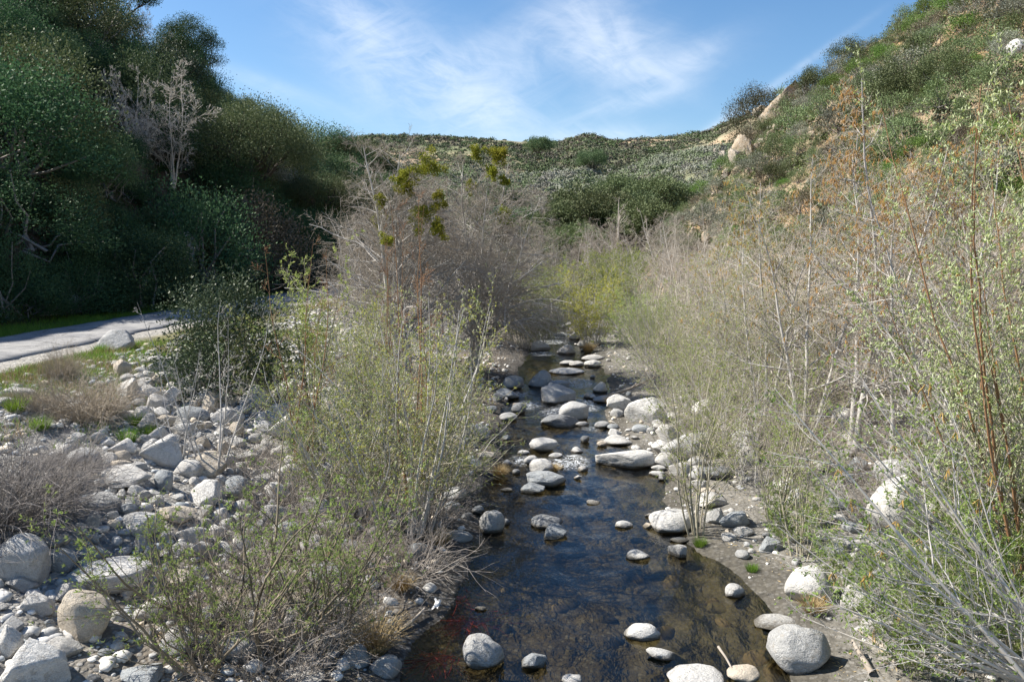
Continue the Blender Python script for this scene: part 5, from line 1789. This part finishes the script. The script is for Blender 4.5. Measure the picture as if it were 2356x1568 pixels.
    plant('evergreen_bush', ev, at(218, 388), 'big dark glossy evergreen bush beside the road', 'bush', None, 0, (1.05, 1.0, 1.05), .1)
    # dead brush mounds
    b1 = make_brush(38, 2.6, 1.7, 1000, 'brush', 8, .0075, .2)
    plant('dead_bush', b1, at(4, 520), 'huge mound of dead grey brush hanging over the boulders', 'dead bush', None, 0, .85)
    plant('dead_bush', b1, at(62, 470), 'low spread of grey dead brush on the gravel lip', 'dead bush', None, 1.5, (.5, .5, .28))
    b2 = make_brush(39, 2.4, 1.4, 620, 'brush_tan', 7, .0075, .12)
    plant('dead_bush', b2, at(82, 418), 'rounded brown dry bush on the grassy verge', 'dead bush', None, 0, (.75, .75, .8))
    plant('dead_bush', b2, at(62, 378), 'thin tan dry weeds standing by the gravel shoulder', 'dead bush', None, 1.2, (.32, .32, .6))
    plant('dead_bush', b2, at(30, 405), 'low tan dry weeds at the picture edge on the verge', 'dead bush', None, 2.6, (.35, .35, .35))
    # sedge and grass tufts
    sg = make_tuft(40, 620, .62, 'sedge', .9, .0045, .42, .12)
    for i, (px, py, s, lab) in enumerate([(374, 652, 1.0, 'large tan sedge tuft hanging over the pool edge'), (402, 590, .55, 'small tan sedge clump on the litter bank'), (553, 472, .5, 'little tan grass tuft beside the pale stone mid-stream'), (500, 476, .6, 'tan sedge hanging at the left water edge'), (612, 405, .7, 'tan dry grass fringe above the smooth grey stones'), (588, 352, 1.0, 'tan dry grass at the foot of the yellow-green willow'), (812, 612, .55, 'dry tan grass at the foot of the large pale boulder'), (330, 570, .7, 'tan sedge clump inside the left thicket'), (440, 545, .6, 'tan sedge at the base of the water edge willow')]):
        plant('sedge_tuft', sg, at(px, py), lab, 'sedge', 'dry sedge tufts', i * 1.1, s, .02)
    gt = make_tuft(42, 300, .34, 'grass', .6, .005, .2, .14)
    for i, (px, py, s, lab) in enumerate([(138, 425, 1.0, 'green grass tuft among rubble below the brown bush'), (150, 436, .9, 'bright grass tuft in a hollow of the rubble bank'), (100, 352, .9, 'green weeds at the foot of the roadside boulder'), (175, 392, .8, 'grass tuft by the evergreen bush foot'), (16, 410, 1.0, 'grass tuft at the picture edge on the verge'), (40, 428, .9, 'grass tuft between the two dead bushes'), (700, 545, .6, 'sparse grass on the sand spit by willow stems'), (752, 570, .5, 'small grass tuft on the sand'), (128, 440, .9, 'dark grass in the hollow under the verge')]):
        plant('grass_tuft', gt, at(px, py), lab, 'grass tuft', 'green grass tufts', i * .9, (s, s, s))


build_stream_plants()


def build_grass():
    rng = np.random.default_rng(55)

    def blades(name, x, y, z, h, w, mat):
        n = len(x)
        a = rng.random(n) * 2 * np.pi
        side = np.stack([np.cos(a), np.sin(a), np.zeros(n)], 1) * (w * (.6 + .8 * rng.random(n)))[:, None]
        lean = rng.normal(size=(n, 3)) * .35
        lean[:, 2] = 1
        hh = h * (.5 + .9 * rng.random(n))
        b = np.stack([x, y, z - .01], 1)
        tip = b + lean * hh[:, None]
        v = np.stack([b - side, b + side, tip], 1).reshape(-1, 3)
        tag(obj(name, mesh_np(name, v, tris=np.arange(n * 3).reshape(-1, 3), mats=[M[mat]])), kind='stuff')
    # shaded strip beyond the road
    n = 60000
    y = 14 + 34 * rng.random(n)
    _, f_ = road_x(y)
    x = f_ + .1 - rng.random(n) ** 1.2 * 3.0
    k = rng.random(n) < .55 + .5 * vnoise(x * .8, y * .8, 15)
    x, y = x[k], y[k]
    blades('grass', x, y, ground(x, y), .17, .009, 'grass')
    # sunny verge
    n = 90000
    y = 12 + 20 * rng.random(n) ** 1.1
    near, _ = road_x(y)
    x = near + 1.5 + rng.random(n) * 4.4
    m = fbm(x * .55, y * .55, 16, 3)
    k = (m > -.25) & (rng.random(n) < np.clip(1.15 - (x - near - 1.5) / 4.2, 0, 1))
    x, y = x[k], y[k]
    dry = rng.random(len(x)) < .28 + .4 * (vnoise(x * .9, y * .9, 17) > .1)
    z = ground(x, y)
    blades('verge_grass', x[~dry], y[~dry], z[~dry], .15, .007, 'grass')
    blades('dry_verge_grass', x[dry], y[dry], z[dry], .17, .006, 'sedge')


build_grass()


def build_litter():
    # fallen leaves and bits of straw on both banks
    rng = np.random.default_rng(66)
    n = 26000
    y = 6 + 22 * rng.random(n) ** 1.3
    xl, xr = edges(y)
    left = rng.random(n) < .5
    x = np.where(left, xl - .25 - 3.4 * rng.random(n), xr + .6 + 9 * rng.random(n))
    m = vnoise(x * .9, y * .9, 18)
    k = (m > -.05) & (x < .9 * y)
    x, y = x[k], y[k]
    p = np.stack([x, y, ground(x, y) + .012], 1)
    d = rng.normal(size=p.shape) * np.array([1, 1, .18])
    v, q = leaf_quads(rng, p, d, .075, .012, .1)
    tag(obj('leaf_litter', mesh_np('leaf_litter', v, q, mats=[M['sedge']])), kind='stuff')
    # driftwood, sticks, red roots, a scrap of rag
    def stick(name, a, b, r, mat, label, cat, fork=0):
        a, b = np.asarray(a), np.asarray(b)
        L = np.linalg.norm(b - a)
        rg = np.random.default_rng(int(abs(a[0] * 100)) + 3)
        p = lines(rg, a[None], (b - a)[None], np.array([L]), 8, .05)
        lv = [(p, taper(np.array([r]), 8, .5), 7)]
        if fork:
            s_, d_, l_, r_ = sprout(rg, p, lv[0][1], fork, (30, 60), .35, .6, .3, .95)
            lv.append((lines(rg, s_, d_, l_, 4, .1), taper(r_, 4, .4), 4))
        c = p[0].mean(0)
        lv = [(pp - c, rr, sd) for pp, rr, sd in lv]
        tag(obj(name, wood_mesh(name, lv, M[mat]), loc=c), label, cat, 'driftwood and sticks')
    up = np.array([0, 0, .04])
    stick('driftwood_stick', at(400, 632) + up, at(426, 614) + up, .035, 'wood', 'short grey driftwood log on the sand beside the sedge tuft', 'driftwood')
    stick('driftwood_stick', at(290, 650) + up * 5, at(372, 628) + up * 8, .022, 'wood', 'brown broken stick lying low under the near willow', 'stick')
    stick('driftwood_stick', at(872, 676) + up, at(850, 654) + up * 6, .045, 'wood', 'forked grey driftwood beside the low willow at the bottom edge', 'driftwood', 2)
    stick('driftwood_stick', at(898, 668) + up, at(860, 630) + up * 3, .03, 'wood', 'long thin dead branch behind the huge smooth boulder', 'stick', 3)
    stick('driftwood_stick', at(610, 398) + up * 3, at(672, 383) + up * 8, .05, 'wood', 'long pale dead log behind the peaked white boulder', 'driftwood', 3)
    stick('driftwood_stick', at(718, 660) + up * 5, at(735, 681) + up * 3, .02, 'wood', 'short red-brown stick behind the wide pale bottom boulder', 'stick')
    stick('driftwood_stick', at(430, 601) + up * 2, at(455, 603) + up * 2, .014, 'wood', 'thin bleached stick beside the white rag', 'stick', 2)
    # rag
    c = at(437, 606) + np.array([0, 0, .05])
    g = np.linspace(0, 1, 7)
    U, V = np.meshgrid(g, g)
    rx = (U - .5) * .09 + .02 * np.sin(V * 5)
    rz = -.02 + .10 * (.6 - V) + .012 * np.sin(U * 9)
    ry = .035 * np.sin(U * 6 + V * 4) - .16 * V
    vv = np.stack([rx, ry, np.maximum(rz, -.03) + .03], -1).reshape(-1, 3)
    b = (np.arange(6)[:, None] * 7 + np.arange(6)[None]).reshape(-1)
    me = mesh_np('rag', vv, np.stack([b, b + 1, b + 8, b + 7], -1), mats=[M['rag']], smooth=True)
    tag(obj('rag', me, loc=c), 'crumpled white scrap of cloth on the sandy point by the pool', 'rag')
    # red willow roots trailing in the water
    rr = np.random.default_rng(67)
    for i, (px, py, n, L, lab) in enumerate([(470, 618, 110, .7, 'bright red root tuft trailing from the sand point into the water'), (455, 596, 90, .7, 'dark red roots under the overhanging willow leaves'), (440, 655, 80, .8, 'red roots at the pool edge above the big tilted stone')]):
        p0 = on_water(px, py) + np.array([0, 0, -.012])
        st = np.zeros((n, 3)) + rr.normal(size=(n, 3)) * np.array([.14, .10, .01])
        st[:, 2] -= .02
        d = np.stack([rr.normal(size=n) * .5 - .5, rr.normal(size=n) * .5 - .4, -.02 - .06 * rr.random(n)], 1)
        p = lines(rr, st, d, L * (.4 + .6 * rr.random(n)), 7, .12)
        p[..., 2] = np.clip(p[..., 2], -.12, .012)
        tag(obj('root_tuft', wood_mesh('root_tuft', [(p, taper(np.full(n, .004), 7, .5), 3)], M['root']), loc=p0), lab, 'roots', 'red roots in the water')


mr, tr_, or_ = new_mat('white_rag')
pr = tr_.n('ShaderNodeBsdfPrincipled')
pr.inputs['Base Color'].default_value = (.72, .71, .69, 1)
pr.inputs['Roughness'].default_value = .9
tr_.t.links.new(pr.outputs[0], or_.inputs[0])
M['rag'] = mr
build_litter()


# ---------------------------------------------------------------- saying which of many look-alikes is meant
def label_rest():
    marks = list(LANDMARKS)
    for phrase, x, y in [('dark evergreen bush', 217, 335), ('roadside boulder', 111, 343), ('brown dry bush', 80, 395), ('dead grey brush', 20, 490), ('mistletoe alder', 420, 220), ('near leafy willow', 262, 600),
                         ('tan sedge tuft', 372, 640), ('tall white alder stem', 858, 380), ('dark round skyline shrub', 750, 118), ('orange soil patch', 800, 105), ('tan scar', 1005, 40), ('round olive oak', 258, 150), ('pale leafless tree', 165, 120),
                         ('jutting grey slab', 174, 246), ('undercut rock face', 117, 264), ('ridge oak', 190, 70), ('catkin willow', 985, 200), ('yellow-green willow', 590, 290), ('road bend', 320, 298)]:
        marks.append((phrase, x, y))
    used = {}
    rows = []
    for o, s, tone, form in AUTO:
        x, y, d = project(o.location)
        if 'shrub' in o.name:
            y -= 12
        near = sorted(marks, key=lambda m: (m[1] - x) ** 2 + (m[2] - y) ** 2)
        rows.append((o, s, tone, form, x, y, d, near))
    for o, s, tone, form, x, y, d, near in sorted(rows, key=lambda r: r[6]):
        shrub = 'shrub' in o.name
        size = ('huge' if s > 1.6 else 'large' if s > 1.2 else 'medium' if s > .85 else 'small') if shrub else ('large' if s > .6 else 'middle-sized' if s > .35 else 'small' if s > .22 else 'little')
        done = False
        for phrase, mx, my in near[:9]:
            dx, dy = x - mx, y - my
            where = ('left of' if dx < 0 else 'right of') if abs(dx) > abs(dy) * 1.2 else ('above' if dy < 0 else 'below')
            dist = math.hypot(dx, dy)
            gap = 'just ' if dist < 30 else '' if dist < 75 else 'well '
            lab = f'{size} {tone} shrub {form} {gap}{where} the {phrase}' if shrub else f'{size} {tone} {form} {o.name.split(".")[0]} {gap}{where} the {phrase}'
            if len(lab.replace('-', ' ').split()) <= 16 and lab not in used:
                done = True
                break
        if not done:
            for word in ('another', 'a third', 'a fourth', 'a fifth', 'a sixth', 'a seventh'):
                lab2 = f'{word} {lab}'
                if lab2 not in used:
                    lab = lab2
                    break
        used[lab] = 1
        if shrub:
            tag(o, lab, 'shrub')
        else:
            zone = 'scattered stones of the left bank' if o.location.x < -1 else 'scattered stones of the right bank'
            tag(o, lab, 'boulder' if s > .35 else 'stone', zone)


label_rest()
